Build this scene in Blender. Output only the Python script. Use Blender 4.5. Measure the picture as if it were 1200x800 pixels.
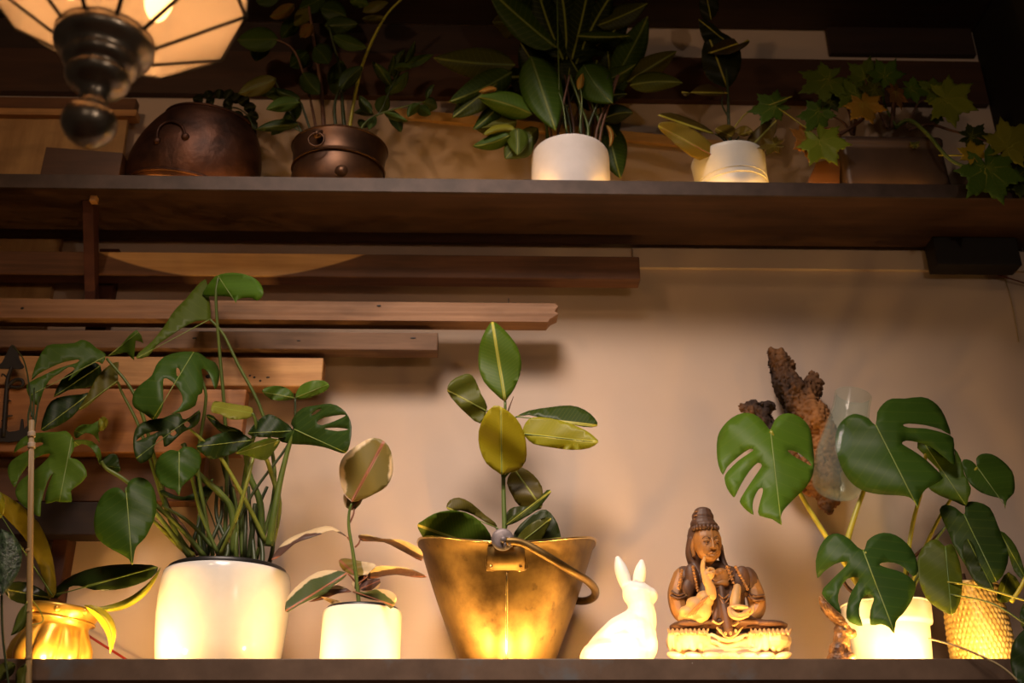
import bpy, bmesh, math, random
from mathutils import Vector, Matrix, noise
from mathutils.geometry import delaunay_2d_cdt
from mathutils.bvhtree import BVHTree
random.seed(7)
for o in list(bpy.data.objects): bpy.data.objects.remove(o)
SC = bpy.context.scene
COL = SC.collection

# ------------------------------------------------------------------ camera
F = 1260.0; CZ = 1.55
PITCH, YAW, ROLL = math.radians(25), math.radians(-1.6), math.radians(-.25)
FWD = Vector((-math.sin(YAW)*math.cos(PITCH), math.cos(YAW)*math.cos(PITCH), math.sin(PITCH)))
RT = Vector((math.cos(YAW), math.sin(YAW), 0)); UPV = RT.cross(FWD)
RT, UPV = math.cos(ROLL)*RT+math.sin(ROLL)*UPV, -math.sin(ROLL)*RT+math.cos(ROLL)*UPV
CAM = Vector((0, 0, CZ))
cd = bpy.data.cameras.new('camera'); cam = bpy.data.objects.new('camera', cd); COL.objects.link(cam)
cd.sensor_width = 36; cd.lens = F/1200*36; cd.clip_start = .02
cam.matrix_world = Matrix((( RT.x, UPV.x, -FWD.x, 0), (RT.y, UPV.y, -FWD.y, 0), (RT.z, UPV.z, -FWD.z, CZ), (0, 0, 0, 1)))
cd.dof.use_dof = True; cd.dof.focus_distance = 1.93; cd.dof.aperture_fstop = 3.6
SC.camera = cam

def P(px, py, y):
    """point on the plane at depth y that shows at photo pixel (px, py)"""
    d = FWD + RT*((px-600)/F) + UPV*((400-py)/F)
    return CAM + d*(y/d.y)
def MPP(px, py, y):
    """metres per pixel there"""
    return (P(px, py, y)-CAM).dot(FWD)/F

# ------------------------------------------------------------------ depths and heights of the place
WALL = 2.13
YL = 1.81; ZL = P(600, 771.5, YL).z       # lower shelf front edge, top of its rail
YU = 1.90; ZU = P(600, 210.0, YU).z       # upper shelf
Z3 = P(600, 25, 2.11).z                   # underside of the shelf above
RAIL = .034
BL = ZL-.012; BU = ZU-.012                # board tops the things stand on
XL0, XR0 = -1.35, P(1163, 140, WALL).x

# ------------------------------------------------------------------ world, lights, exposure
w = bpy.data.worlds.new('world'); SC.world = w; w.use_nodes = True
w.node_tree.nodes['Background'].inputs[0].default_value = (1, .66, .42, 1)
w.node_tree.nodes['Background'].inputs[1].default_value = .018
SC.view_settings.view_transform = 'Standard'; SC.view_settings.look = 'None'
SC.view_settings.gamma = 1; SC.view_settings.use_curve_mapping = False
SC.view_settings.exposure = 0.0
WARM = (1, .55, .16)
def area(name, loc, target, sx, sy, power, colr):
    l = bpy.data.lights.new(name, 'AREA'); l.shape = 'RECTANGLE'; l.size = sx; l.size_y = sy
    l.energy = power; l.color = colr
    o = bpy.data.objects.new(name, l); COL.objects.link(o); o.location = loc
    d = Vector(target)-Vector(loc); o.rotation_euler = d.to_track_quat('-Z', 'Y').to_euler()
    return o
def point(name, loc, r, power, colr):
    l = bpy.data.lights.new(name, 'POINT'); l.energy = power; l.color = colr; l.shadow_soft_size = r
    o = bpy.data.objects.new(name, l); COL.objects.link(o); o.location = loc; return o
# light of the LED strip behind the lower front rail, and of the weaker one on the upper shelf
LEDS = [P(px, 771, YL+.02).x for px in (48, 116, 158, 354, 482, 545, 592, 642, 722, 812, 902, 1012, 1078, 1168)]
for lx in LEDS:      # one small lamp per LED module on the lower shelf
    area('led_module_light', (lx, YL+.020, BL+.006), (lx, YL+.10, BL+.10), .014, .010, .66, WARM)
area('strip_light_upper', (.1, YU+.018, BU+.006), (.1, YU+.10, BU+.09), 1.7, .008, .95, (1, .46, .05))
# ceiling spotlight trained on the shelves, and a pendant lamp farther back in the room
def spot(name, loc, target, r, power, colr, size, blend):
    l = bpy.data.lights.new(name, 'SPOT'); l.energy = power; l.color = colr; l.shadow_soft_size = r
    l.spot_size = math.radians(size); l.spot_blend = blend
    o = bpy.data.objects.new(name, l); COL.objects.link(o); o.location = loc
    o.rotation_euler = (Vector(target)-Vector(loc)).to_track_quat('-Z', 'Y').to_euler(); return o
spot('ceiling_spotlight', (-.35, .35, 4.15), (.15, 2.1, 1.86), .55, 520, (1, .80, .67), 45, 1.0)
for lx, ly, lz, lp in ((-1.0, .6, 3.3, 11), (-.2, -1.6, 2.5, 5), (1.2, -.9, 2.6, 16)):
    point('room_pendant_light', (lx, ly, lz), .05, lp, (1, .60, .32) if lx < -.5 else (1, .74, .54))

# ------------------------------------------------------------------ materials
def newmat(name):
    m = bpy.data.materials.new(name); m.use_nodes = True
    nt = m.node_tree; b = nt.nodes['Principled BSDF']; return m, nt, b
def nd(nt, t, **k):
    n = nt.nodes.new(t)
    for a, v in k.items(): setattr(n, a, v)
    return n
def math_n(nt, op, a, b=None, c=None, clamp=False):
    n = nt.nodes.new('ShaderNodeMath'); n.operation = op; n.use_clamp = clamp
    for i, v in enumerate((a, b, c)):
        if v is None: continue
        if isinstance(v, (int, float)): n.inputs[i].default_value = v
        else: nt.links.new(v, n.inputs[i])
    return n.outputs[0]
def mix(nt, f, a, b, blend='MIX'):
    n = nt.nodes.new('ShaderNodeMix'); n.data_type = 'RGBA'; n.blend_type = blend
    for i, v in ((0, f), (6, a), (7, b)):
        if isinstance(v, (int, float)): n.inputs[i].default_value = v
        elif isinstance(v, tuple): n.inputs[i].default_value = (*v[:3], 1)
        else: nt.links.new(v, n.inputs[i])
    return n.outputs[2]
def noise_n(nt, scale, detail=4, sc=(1, 1, 1), rough=.55, coord='Object', off=None):
    tc = nd(nt, 'ShaderNodeTexCoord'); mp = nd(nt, 'ShaderNodeMapping'); mp.inputs['Scale'].default_value = sc
    nt.links.new(tc.outputs[coord], mp.inputs[0])
    if off: mp.inputs['Location'].default_value = off
    n = nd(nt, 'ShaderNodeTexNoise'); n.inputs['Scale'].default_value = scale; n.inputs['Detail'].default_value = detail
    n.inputs['Roughness'].default_value = rough
    nt.links.new(mp.outputs[0], n.inputs[0]); return n.outputs[0]
def ramp(nt, f, a, b):
    n = nd(nt, 'ShaderNodeMapRange'); n.clamp = True
    n.inputs[1].default_value = a; n.inputs[2].default_value = b; nt.links.new(f, n.inputs[0]); return n.outputs[0]
def bump(nt, b, h, strength=.3, dist=.002):
    n = nd(nt, 'ShaderNodeBump'); n.inputs['Strength'].default_value = strength; n.inputs['Distance'].default_value = dist
    nt.links.new(h, n.inputs['Height']); nt.links.new(n.outputs[0], b.inputs['Normal'])
def mat_noise(name, c1, c2, scale=20, rough=.6, metal=0, lo=.35, hi=.65, detail=5, bmp=.2, bd=.002, sc=(1, 1, 1), spec=.5):
    m, nt, b = newmat(name); n = noise_n(nt, scale, detail, sc)
    nt.links.new(mix(nt, ramp(nt, n, lo, hi), c1, c2), b.inputs['Base Color'])
    b.inputs['Roughness'].default_value = rough; b.inputs['Metallic'].default_value = metal
    b.inputs['Specular IOR Level'].default_value = spec
    if bmp: bump(nt, b, n, bmp, bd)
    return m
def mat_wood(name, c1, c2, axis='x', scale=9, rough=.6, stretch=18, knots=0, patch=None):
    m, nt, b = newmat(name)
    s = {'x': (1, stretch, stretch), 'z': (stretch, stretch, 1), 'y': (stretch, 1, stretch)}[axis]
    n = noise_n(nt, scale*.35, 7, s, .62); n2 = noise_n(nt, 5, 4, (1, 3, 3))
    c = mix(nt, ramp(nt, n, .33, .68), c1, c2)
    c = mix(nt, math_n(nt, 'MULTIPLY', ramp(nt, n2, .5, .75), .55), c, tuple(x*.4 for x in c1))
    if patch:                                   # a planed bare stretch of the board, with a shape of its own
        cx, rx, pc, pc2 = patch
        tc = nd(nt, 'ShaderNodeTexCoord'); sp = nd(nt, 'ShaderNodeSeparateXYZ'); nt.links.new(tc.outputs['Object'], sp.inputs[0])
        u = math_n(nt, 'DIVIDE', math_n(nt, 'SUBTRACT', sp.outputs[0], cx), rx)
        k = math_n(nt, 'SUBTRACT', .034, math_n(nt, 'MULTIPLY', math_n(nt, 'MULTIPLY', u, u), .040))
        k = math_n(nt, 'ADD', k, sp.outputs[2])
        c = mix(nt, ramp(nt, k, -.003, .001), c, mix(nt, ramp(nt, n, .4, .65), pc, pc2))
    nt.links.new(c, b.inputs['Base Color']); b.inputs['Roughness'].default_value = rough
    bump(nt, b, n, .35, .0015)
    return m
def mat_plain(name, c, rough=.5, metal=0, spec=.5):
    m, nt, b = newmat(name); b.inputs['Base Color'].default_value = (*c, 1)
    n = noise_n(nt, 30, 3)
    nt.links.new(mix(nt, ramp(nt, n, .3, .7), tuple(x*.93 for x in c), c), b.inputs['Base Color'])
    b.inputs['Roughness'].default_value = rough; b.inputs['Metallic'].default_value = metal
    b.inputs['Specular IOR Level'].default_value = spec
    return m
def mat_leaf(name, vein, rough=.5, nlat=9, kind='pinnate', trans=.18, tcol=(.32, .42, .05), vw=.016, edge=None, latmix=.35):
    """leaf blade: object colour, paler midrib and side veins laid out on the leaf's own (length, width) coordinates"""
    m, nt, b = newmat(name)
    uv = nd(nt, 'ShaderNodeUVMap'); sp = nd(nt, 'ShaderNodeSeparateXYZ'); nt.links.new(uv.outputs[0], sp.inputs[0])
    oi = nd(nt, 'ShaderNodeObjectInfo')
    n = noise_n(nt, 22, 4); n1 = noise_n(nt, 7, 3)
    col = mix(nt, ramp(nt, n1, .3, .7), oi.outputs['Color'], mix(nt, .5, oi.outputs['Color'], (1.25, 1.25, .9), 'MULTIPLY'))
    t = sp.outputs[0]; sv = math_n(nt, 'SUBTRACT', sp.outputs[1], .5); s = math_n(nt, 'ABSOLUTE', sv)
    if edge:                                     # variegated: pale irregular margin
        e = math_n(nt, 'ADD', math_n(nt, 'MULTIPLY', math_n(nt, 'SUBTRACT', n, .5), edge[1]), s)
        tt = math_n(nt, 'MULTIPLY', math_n(nt, 'ABSOLUTE', math_n(nt, 'SUBTRACT', t, .5)), .30)
        col = mix(nt, ramp(nt, math_n(nt, 'ADD', e, tt), edge[0], edge[0]+.02), col, edge[2])
    if kind == 'pinnate':
        mid = math_n(nt, 'SUBTRACT', 1, ramp(nt, s, vw*.4, vw))
        fr = math_n(nt, 'FRACT', math_n(nt, 'MULTIPLY', math_n(nt, 'SUBTRACT', t, math_n(nt, 'MULTIPLY', s, .55)), nlat))
        fr = math_n(nt, 'ABSOLUTE', math_n(nt, 'SUBTRACT', fr, .5))
        lat = math_n(nt, 'MULTIPLY', math_n(nt, 'SUBTRACT', 1, ramp(nt, fr, .02, .09)), latmix)
    else:
        fr = math_n(nt, 'ABSOLUTE', math_n(nt, 'SUBTRACT', math_n(nt, 'FRACT', math_n(nt, 'MULTIPLY', sp.outputs[1], nlat)), .5))
        wd = math_n(nt, 'DIVIDE', .03, math_n(nt, 'ADD', t, .12))
        mid = math_n(nt, 'MULTIPLY', math_n(nt, 'LESS_THAN', fr, wd), math_n(nt, 'SUBTRACT', .95, t, clamp=True))
        fr2 = math_n(nt, 'ABSOLUTE', math_n(nt, 'SUBTRACT', math_n(nt, 'FRACT', math_n(nt, 'MULTIPLY', math_n(nt, 'ADD', t, fr), 7)), .5))
        lat = math_n(nt, 'MULTIPLY', math_n(nt, 'SUBTRACT', 1, ramp(nt, fr2, .03, .12)), latmix)
        if edge is None: pass
    v = math_n(nt, 'MAXIMUM', mid, lat)
    col = mix(nt, v, col, vein)
    if not edge: col = mix(nt, 1.0, col, (1.32, 1.06, .55), 'MULTIPLY')
    nt.links.new(col, b.inputs['Base Color']); b.inputs['Roughness'].default_value = rough
    h = math_n(nt, 'ADD', math_n(nt, 'MULTIPLY', v, -1.0), math_n(nt, 'MULTIPLY', n, .5))
    bump(nt, b, h, .35, .0012); b.inputs['Specular IOR Level'].default_value = .22
    tr = nd(nt, 'ShaderNodeBsdfTranslucent'); nt.links.new(mix(nt, .6, col, tcol), tr.inputs[0])
    mx = nd(nt, 'ShaderNodeMixShader'); mx.inputs[0].default_value = trans
    out = nt.nodes['Material Output']
    nt.links.new(b.outputs[0], mx.inputs[1]); nt.links.new(tr.outputs[0], mx.inputs[2]); nt.links.new(mx.outputs[0], out.inputs[0])
    return m
M = {}
m, nt, b = newmat('plaster')
n1 = noise_n(nt, 3, 5); n2 = noise_n(nt, 160, 3)
c = mix(nt, ramp(nt, n1, .3, .7), (.57, .44, .35), (.62, .485, .39)); nt.links.new(c, b.inputs['Base Color'])
b.inputs['Roughness'].default_value = .9; bump(nt, b, n2, .12, .001); M['plaster'] = m
M['dark_wall'] = mat_noise('black_paint', (.006, .005, .004), (.010, .008, .006), 10, .8)
m, nt, b = newmat('rusty_steel')
n1 = noise_n(nt, 14, 7); n2 = noise_n(nt, 210, 2); n3 = noise_n(nt, 9, 6, (1, 1, 1), .6, off=(3, 1, 2))
c = mix(nt, ramp(nt, n1, .35, .65), (.098, .058, .036), (.155, .096, .062))
c = mix(nt, ramp(nt, n3, .58, .72), c, (.12, .115, .115))
c = mix(nt, ramp(nt, n2, .80, .82), c, (.45, .42, .38)); nt.links.new(c, b.inputs['Base Color'])
b.inputs['Roughness'].default_value = .55; b.inputs['Metallic'].default_value = .15; bump(nt, b, n1, .25, .001); M['steel'] = m
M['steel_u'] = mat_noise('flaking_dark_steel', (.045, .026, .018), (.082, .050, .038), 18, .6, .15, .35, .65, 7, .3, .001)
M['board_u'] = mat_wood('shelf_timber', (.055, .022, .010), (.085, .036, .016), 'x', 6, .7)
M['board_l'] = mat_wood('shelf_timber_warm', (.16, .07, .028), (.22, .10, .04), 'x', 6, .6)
M['redwood'] = mat_wood('bracket_timber', (.075, .022, .012), (.11, .034, .018), 'z', 8, .65)
M['w_dark'] = mat_wood('plank_dark', (.10, .042, .020), (.20, .085, .038), 'x', 10, .65)
M['w_pink'] = mat_wood('plank_weathered', (.25, .125, .062), (.37, .20, .105), 'x', 12, .75)
M['w_grey'] = mat_wood('plank_greyed', (.15, .082, .047), (.24, .138, .082), 'x', 13, .8)
M['w_pale'] = mat_wood('plank_pale', (.46, .21, .065), (.70, .38, .14), 'x', 9, .6)
M['w_honey'] = mat_wood('plank_honey', (.27, .105, .032), (.46, .20, .065), 'x', 8, .5)
M['w_brown'] = mat_wood('plank_brown', (.12, .048, .018), (.19, .08, .032), 'x', 8, .6)
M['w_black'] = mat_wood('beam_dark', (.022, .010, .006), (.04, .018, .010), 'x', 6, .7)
M['w_ply'] = mat_wood('plywood', (.33, .17, .06), (.60, .36, .15), 'z', 7, .55, 7)
M['w_stick'] = mat_wood('stick_timber', (.52, .29, .09), (.62, .37, .13), 'x', 9, .6)
M['w_block'] = mat_wood('block_timber', (.06, .025, .012), (.10, .042, .02), 'x', 8, .6)
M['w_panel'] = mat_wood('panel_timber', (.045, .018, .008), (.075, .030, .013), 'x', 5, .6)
M['ceramic'] = mat_plain('white_glaze', (.86, .85, .83), .16)
M['ceramic_mat'] = mat_plain('white_matt', (.84, .80, .74), .55)
M['pot_pink'] = mat_plain('white_fibre', (.80, .74, .72), .7)
M['plastic'] = mat_plain('white_plastic', (.85, .83, .78), .4)
M['black_plastic'] = mat_plain('black_plastic', (.012, .012, .013), .4)
M['soil'] = mat_noise('soil', (.018, .011, .007), (.045, .028, .018), 90, .95, bmp=.8)
M['rabbit'] = mat_plain('white_porcelain', (.88, .87, .84), .35)
m, nt, b = newmat('aged_brass')
n1 = noise_n(nt, 9, 7, (1, 1, 1), .65); n2 = noise_n(nt, 40, 5)
c = mix(nt, ramp(nt, n1, .38, .62), (.10, .058, .020), (.26, .165, .055)); c = mix(nt, ramp(nt, n2, .62, .75), c, (.07, .04, .018))
nt.links.new(c, b.inputs['Base Color']); b.inputs['Metallic'].default_value = .88
nt.links.new(ramp(nt, n1, -.4, 1.5), b.inputs['Roughness']); bump(nt, b, n2, .12, .001); M['brass'] = m
M['brass_edge'] = mat_plain('polished_brass', (.80, .58, .24), .22, 1)
M['iron'] = mat_noise('iron_disc', (.12, .10, .105), (.24, .20, .20), 60, .55, .4)
M['gold'] = mat_noise('gold_paint', (.62, .36, .06), (.78, .48, .10), 24, .33, .75, bmp=.25)
M['copper'] = mat_noise('aged_copper', (.026, .010, .006), (.095, .036, .018), 16, .45, .7, bmp=.7, bd=.006)
M['bronze'] = mat_noise('dark_bronze', (.045, .022, .013), (.095, .045, .023), 14, .42, .8, bmp=.2)
M['lamp_metal'] = mat_noise('lamp_metal', (.34, .30, .25), (.52, .46, .38), 25, .30, .85, bmp=.2)
M['came'] = mat_plain('lead_came', (.06, .045, .03), .45, .8)
M['trough'] = mat_noise('brown_clay', (.060, .036, .026), (.085, .052, .038), 12, .42, bmp=.1)
M['vase_gold'] = mat_noise('cream_gold_glaze', (.60, .42, .14), (.78, .58, .24), 60, .35, .35, bmp=.1)
M['drift'] = mat_noise('driftwood', (.024, .010, .005), (.34, .145, .042), 9, .8, 0, .42, .64, 8, .9, .006, (1, 1, .35))
M['carve_gold'] = mat_wood('carved_wood_gold', (.27, .115, .028), (.37, .17, .045), 'z', 9, .5, 8)
M['carve_dark'] = mat_wood('carved_wood_dark', (.060, .026, .013), (.115, .050, .023), 'z', 9, .55, 8)
M['carve_light'] = mat_wood('carved_wood_light', (.46, .25, .085), (.58, .34, .13), 'z', 9, .55, 8)
M['carve_pale'] = mat_wood('carved_wood_pale', (.66, .46, .25), (.76, .57, .34), 'z', 9, .6, 8)
M['hare'] = mat_noise('carved_hare_bronze', (.06, .026, .012), (.40, .20, .07), 38, .4, .3, .40, .68, bmp=.4)
M['cane'] = mat_noise('bamboo', (.34, .22, .09), (.46, .31, .14), 30, .5, sc=(1, 1, .1))
M['tie'] = mat_plain('pale_tie', (.55, .45, .35), .6)
M['red_cable'] = mat_plain('red_cable', (.30, .025, .012), .45)
M['dark_cable'] = mat_plain('maroon_cable', (.10, .012, .008), .5)
M['cord'] = mat_plain('straw_cord', (.42, .32, .16), .7)
M['black_iron'] = mat_plain('black_iron', (.012, .008, .006), .6)
M['pebble'] = mat_noise('pebble', (.40, .24, .08), (.55, .34, .13), 60, .7)
# foliage
M['monstera'] = mat_leaf('monstera_leaf', (.22, .34, .08), .48, 8, trans=.16, vw=.008, latmix=.07)
M['rubber'] = mat_leaf('rubber_leaf', (.42, .46, .12), .42, 22, trans=.16, vw=.022, latmix=.10)
M['varieg'] = mat_leaf('variegated_leaf', (.42, .16, .09), .4, 20, trans=.18, vw=.022, edge=(.235, .16, (.80, .62, .36)), latmix=.06, tcol=(.6, .5, .2))
M['orchid'] = mat_leaf('orchid_leaf', (.16, .22, .05), .28, 1, trans=.15, vw=.014, latmix=0)
M['lily'] = mat_leaf('lily_leaf', (.17, .23, .06), .5, 14, trans=.12, vw=.016, latmix=.22)
M['zz'] = mat_leaf('glossy_leaf', (.08, .12, .03), .5, 6, trans=.1, vw=.012, latmix=.12)
M['begonia'] = mat_leaf('begonia_leaf', (.30, .36, .09), .5, 7, 'palm', .14, latmix=.10)
M['crinkle'] = mat_noise('pebbled_leaf', (.010, .022, .010), (.07, .12, .06), 160, .35, bmp=.9, bd=.003)
M['petiole'] = mat_noise('petiole_green', (.07, .115, .018), (.12, .17, .03), 14, .42, bmp=0)
M['petiole_y'] = mat_noise('petiole_yellow', (.36, .34, .03), (.48, .43, .05), 14, .4, bmp=0)
M['petiole_m'] = mat_noise('petiole_fresh', (.15, .19, .025), (.22, .25, .035), 14, .42, bmp=0)
M['petiole_d'] = mat_noise('petiole_dark', (.028, .045, .014), (.05, .07, .02), 14, .45, bmp=0)
M['stem_brown'] = mat_noise('stem_brown', (.10, .045, .025), (.17, .08, .045), 30, .6, bmp=.2)
M['stem_red'] = mat_noise('stem_red', (.22, .08, .045), (.30, .12, .07), 30, .5, bmp=0)
M['midrib_l'] = mat_plain('midrib_pale', (.22, .30, .07), .5)
M['midrib_d'] = mat_plain('midrib_green', (.12, .20, .045), .45)
M['midrib_r'] = mat_plain('midrib_red', (.40, .17, .10), .45)
m, nt, b = newmat('clear_glass')
b.inputs['Base Color'].default_value = (.85, .93, .90, 1); b.inputs['Roughness'].default_value = .04
lw = nd(nt, 'ShaderNodeLayerWeight'); lw.inputs[0].default_value = .32
tp = nd(nt, 'ShaderNodeBsdfTransparent'); tp.inputs[0].default_value = (.93, .97, .955, 1)
b.inputs['Base Color'].default_value = (.55, .62, .60, 1)
mx = nd(nt, 'ShaderNodeMixShader'); nt.links.new(math_n(nt, 'MULTIPLY_ADD', math_n(nt, 'POWER', lw.outputs['Facing'], 2.0), .42, .055), mx.inputs[0])
nt.links.new(tp.outputs[0], mx.inputs[1]); nt.links.new(b.outputs[0], mx.inputs[2]); nt.links.new(mx.outputs[0], nt.nodes['Material Output'].inputs[0])
b.inputs['Specular IOR Level'].default_value = 1.0; M['glass'] = m
m, nt, b = newmat('seedy_lantern_glass')
n1 = noise_n(nt, 16, 4)
tr = nd(nt, 'ShaderNodeBsdfTranslucent'); nt.links.new(mix(nt, n1, (.40, .33, .27), (.55, .46, .38)), tr.inputs[0])
tp = nd(nt, 'ShaderNodeBsdfTransparent'); tp.inputs[0].default_value = (.95, .8, .62, 1)
mx = nd(nt, 'ShaderNodeMixShader'); mx.inputs[0].default_value = .66
nt.links.new(tr.outputs[0], mx.inputs[1]); nt.links.new(tp.outputs[0], mx.inputs[2])
b.inputs['Base Color'].default_value = (.9, .8, .7, 1); b.inputs['Roughness'].default_value = .12
mx2 = nd(nt, 'ShaderNodeMixShader'); mx2.inputs[0].default_value = .12
nt.links.new(mx.outputs[0], mx2.inputs[1]); nt.links.new(b.outputs[0], mx2.inputs[2]); nt.links.new(mx2.outputs[0], nt.nodes['Material Output'].inputs[0])
M['lantern_glass'] = m
m, nt, b = newmat('bulb_glow'); b.inputs['Emission Color'].default_value = (1, .68, .36, 1); b.inputs['Emission Strength'].default_value = 15
b.inputs['Base Color'].default_value = (1, .8, .5, 1); M['bulb'] = m
m, nt, b = newmat('led_glow'); b.inputs['Emission Color'].default_value = (1, .62, .25, 1); b.inputs['Emission Strength'].default_value = 6
M['led'] = m

# ------------------------------------------------------------------ mesh helpers
def world_loc(o):
    v = Vector((0, 0, 0))
    while o: v += o.location; o = o.parent
    return v
def obj(name, verts, faces, mat, parent=None, loc=None, smooth=True, uvs=None):
    """one mesh object; verts in world coordinates"""
    me = bpy.data.meshes.new(name)
    off = world_loc(parent) if parent else Vector(loc or (0, 0, 0))
    me.from_pydata([tuple(Vector(v)-off) for v in verts], [], faces)
    if uvs:
        ul = me.uv_layers.new(name='UVMap')
        for l in me.loops: ul.data[l.index].uv = uvs[l.vertex_index]
    if smooth: me.polygons.foreach_set('use_smooth', [True]*len(me.polygons))
    if mat is not None: me.materials.append(mat if not isinstance(mat, str) else M[mat])
    me.update()
    o = bpy.data.objects.new(name, me); COL.objects.link(o)
    if parent: o.parent = parent
    elif loc is not None: o.location = loc
    return o
def tag(o, label, cat=None, group=None, kind=None):
    if label: o['label'] = label
    if cat: o['category'] = cat
    if group: o['group'] = group
    if kind: o['kind'] = kind
    return o
def thing(name, label, cat, loc, group=None):
    o = bpy.data.objects.new(name, None); o.empty_display_size = .05; COL.objects.link(o); o.location = loc
    return tag(o, label, cat, group)
def bevel(o, wd=.002, seg=2):
    m = o.modifiers.new('bevel', 'BEVEL'); m.width = wd; m.segments = seg; m.limit_method = 'ANGLE'; m.angle_limit = math.radians(40)
    for p in o.data.polygons: p.use_smooth = False
    return o
def box_vf(x0, x1, y0, y1, z0, z1):
    v = [(x, y, z) for x in (x0, x1) for y in (y0, y1) for z in (z0, z1)]
    return v, [(0, 1, 3, 2), (4, 6, 7, 5), (0, 4, 5, 1), (2, 3, 7, 6), (0, 2, 6, 4), (1, 5, 7, 3)]
def box(name, x0, x1, y0, y1, z0, z1, mat, parent=None, bev=.002, top=False):
    v, f = box_vf(x0, x1, y0, y1, z0, z1)
    o = obj(name, v, f, mat, parent, None if parent else ((x0+x1)/2, (y0+y1)/2, (z0+z1)/2), smooth=False)
    if bev: bevel(o, bev)
    return o
def crom(pts, n=6, closed=False):
    """Catmull-Rom through points of any dimension"""
    N = len(pts); out = []
    rng = range(N) if closed else range(N-1)
    for i in rng:
        if closed: p = [pts[(i+k) % N] for k in (-1, 0, 1, 2)]
        else: p = [pts[max(0, min(N-1, i+k))] for k in (-1, 0, 1, 2)]
        for j in range(n):
            t = j/n
            out.append(tuple(.5*(2*b+(c-a)*t+(2*a-5*b+4*c-d)*t*t+(-a+3*b-3*c+d)*t**3) for a, b, c, d in zip(*p)))
    if not closed: out.append(tuple(pts[-1]))
    return out
def tube_vf(pts, radii, seg=8):
    vs, fs = [], []
    pts = [Vector(p) for p in pts]; n = len(pts); ref = Vector((.31, -.9, .2)).normalized()
    for i, p in enumerate(pts):
        t = (pts[min(n-1, i+1)]-pts[max(0, i-1)]).normalized()
        a = t.cross(ref); a = a.normalized() if a.length > 1e-4 else t.orthogonal().normalized(); bb = t.cross(a)
        for k in range(seg):
            an = 2*math.pi*k/seg
            vs.append(p+(a*math.cos(an)+bb*math.sin(an))*radii[i])
    for i in range(n-1):
        for k in range(seg):
            k2 = (k+1) % seg; fs.append((i*seg+k, i*seg+k2, (i+1)*seg+k2, (i+1)*seg+k))
    fs.append(tuple(range(seg))[::-1]); fs.append(tuple((n-1)*seg+k for k in range(seg)))
    return vs, fs
def tube(name, pts3, r0, r1, mat, parent=None, n=5, seg=8, loc=None):
    pp = crom([tuple(p) for p in pts3], n); N = len(pp)
    rr = [r0+(r1-r0)*i/(N-1) for i in range(N)]
    v, f = tube_vf(pp, rr, seg)
    return obj(name, v, f, mat, parent, loc)
def stem(root, pts, r0, r1, mat='petiole', name='stem', n=5):
    """pts are (px, py, depth); radii in metres"""
    return tube(name, [P(*p) for p in pts], r0, r1, mat, root, n)
def lathe_vf(prof, c, seg=48, axis=None, fn=None):
    c = Vector(c); vs, fs = [], []
    if axis is not None:
        q = Vector((0, 0, 1)).rotation_difference(Vector(axis).normalized())
    for i, (r, z) in enumerate(prof):
        for k in range(seg):
            a = 2*math.pi*k/seg
            rr, zz = (r, z) if fn is None else fn(r, z, a)
            v = Vector((rr*math.cos(a), rr*math.sin(a), zz))
            vs.append(c+(q @ v if axis is not None else v))
    for i in range(len(prof)-1):
        for k in range(seg):
            k2 = (k+1) % seg; fs.append((i*seg+k, i*seg+k2, (i+1)*seg+k2, (i+1)*seg+k))
    return vs, fs
def lathe(name, prof, c, mat, parent=None, seg=48, axis=None, fn=None, loc=None):
    v, f = lathe_vf(prof, c, seg, axis, fn)
    return obj(name, v, f, mat, parent, loc)
def squash(o, cy, k):
    oy = world_loc(o).y
    for v in o.data.vertices: v.co.y = cy+(v.co.y+oy-cy)*k-oy
    return o
def hit(o, px, py, out=0.):
    """point where the photo ray through (px,py) meets mesh object o, lifted off by out"""
    off = world_loc(o); t = BVHTree.FromPolygons([v.co+off for v in o.data.vertices], [tuple(p.vertices) for p in o.data.polygons])
    d = (FWD+RT*((px-600)/F)+UPV*((400-py)/F)).normalized(); q = t.ray_cast(CAM, d)
    return (q[0]-d*out) if q[0] is not None else None
def ball_vf(c, r, rot=None, nu=14, nv=9):
    """ellipsoid, r=(rx,ry,rz)"""
    c = Vector(c); vs, fs = [], []
    R = rot or Matrix.Identity(3)
    for i in range(nv+1):
        th = math.pi*i/nv
        for k in range(nu):
            a = 2*math.pi*k/nu
            vs.append(c+R @ Vector((r[0]*math.sin(th)*math.cos(a), r[1]*math.sin(th)*math.sin(a), r[2]*math.cos(th))))
    for i in range(nv):
        for k in range(nu):
            k2 = (k+1) % nu; fs.append((i*nu+k, (i+1)*nu+k, (i+1)*nu+k2, i*nu+k2))
    return vs, fs
def join(parts):
    V, Fc = [], []
    for v, f in parts:
        o = len(V); V += list(v); Fc += [tuple(i+o for i in q) for q in f]
    return V, Fc
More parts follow.
